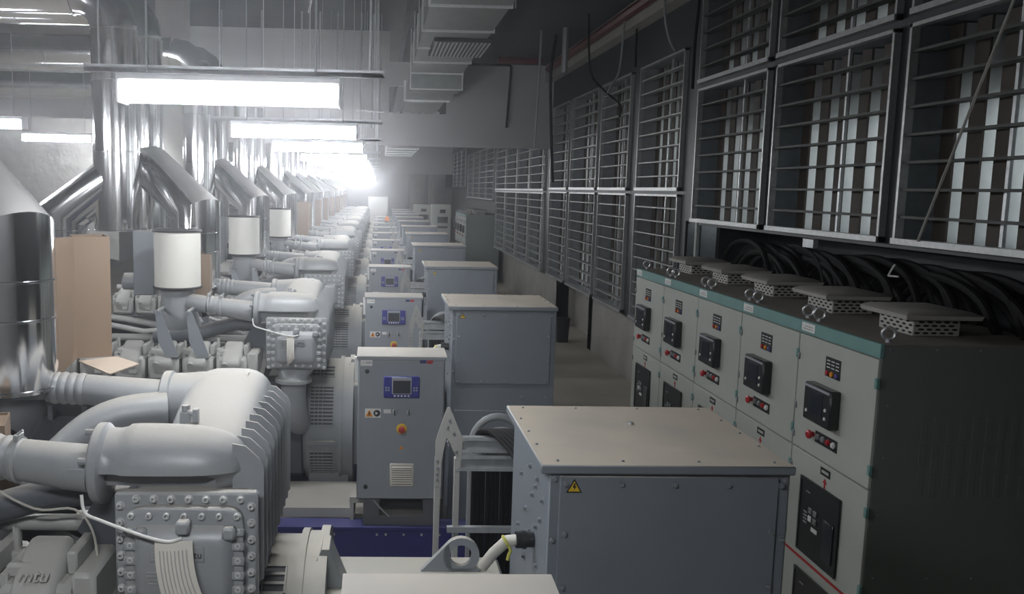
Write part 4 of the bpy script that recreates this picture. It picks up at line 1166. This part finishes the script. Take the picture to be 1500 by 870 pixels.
obj('tub', MB().loft([[(x, y, 0) for x, y in rounded(0, 0, .15, .15, .5, 16)], [(x, y, .62) for x, y in rounded(0, 0, .19, .19, .5, 16)]]), M['black'], t)
obj('rim', MB().loft([[(x, y, .60) for x, y in rounded(0, 0, .2, .2, .5, 16)], [(x, y, .64) for x, y in rounded(0, 0, .2, .2, .5, 16)]]), M['black'], t)
# gantry foot and post under the near louvre line
hang('louvre_post', [(XLV + .03, 13.5, 2.9), (XLV + .03, 13.5, 3.57)], .025, 'galv_bright', 'bright short post under the far end of the near louvre line', 'post')
hang('louvre_post', [(XLV + .12, 13.62, 0), (XLV + .12, 13.62, 3.57)], .03, 'galv_dull', 'dull post behind the bright short post under the near louvre line', 'post')
o = obj('junction_plate', MB().box(XLV + .0, 9.75, 3.42, XLV + .06, 10.0, 3.52, .004), M['galv'])
tag(o, 'small galvanised bracket plate under the middle near louvre', 'bracket')

# ------------------------------------------------------------------ black cables behind the switchgear roofs
n = 0
for i in range(4):
    for k in range(9):
        y = 6.7 + i * 1.4 + k * .13
        z = 3.12 + .05 * (k % 3) + random.uniform(-.02, .02)
        x = 5.05 + random.uniform(0, .2)
        o = obj('power_cable', MB().tube(smooth([(x - .05, y - .7, 2.92), (x - .02, y - .45, z - .02), (x + .05, y, z + .1), (x + .15, y + .6, z + .12), (x + .25, y + 1.3, z + .02), (x + .3, y + 1.8, z - .3)], 4), .038, 8), M['cable'])
        tag(o, '%s thick black power cable from the near end of the %s bunch behind the switchgear' % (['first', 'second', 'third', 'fourth', 'fifth', 'sixth', 'seventh', 'eighth', 'ninth'][k], ['nearest', 'second', 'third', 'farthest'][i]), 'cable', 'black cables behind the switchgear, %s bunch' % ['nearest', 'second', 'third', 'farthest'][i])
o = obj('cable_tie', MB().tube([(5.0, 8.5, 3.24), (4.99, 8.44, 3.30), (5.0, 8.40, 3.36)], .01, 6).tube([(5.0, 8.5, 3.24), (4.98, 8.3, 3.25)], .01, 6), M['white'])
tag(o, 'white cable tie ends sticking out of the black cables', 'cable tie')

# ------------------------------------------------------------------ haze volume added to give the lamps their bloom
hz = bpy.data.materials.new('lamp bloom haze'); hz.use_nodes = True
nt = hz.node_tree
nt.nodes.remove(nt.nodes['Principled BSDF'])
vs = nt.nodes.new('ShaderNodeVolumeScatter')
vs.inputs['Color'].default_value = (.93, .95, 1, 1)
vs.inputs['Density'].default_value = .0075
vs.inputs['Anisotropy'].default_value = .84
nt.links.new(vs.outputs[0], nt.nodes['Material Output'].inputs['Volume'])
for ya, yb, zt, lab in ((YB + .05, 25.45, 6.7, 'added haze volume making the bloom around the nearer lamps'), (25.85, 59.95, 4.9, 'added haze volume making the bloom around the lamps beyond the cross wall')):
    o = obj('bloom_haze', MB().box(XL + .05, ya, 2.0, .7, yb, zt), hz, kind='stuff')
    tag(o, lab, 'haze')
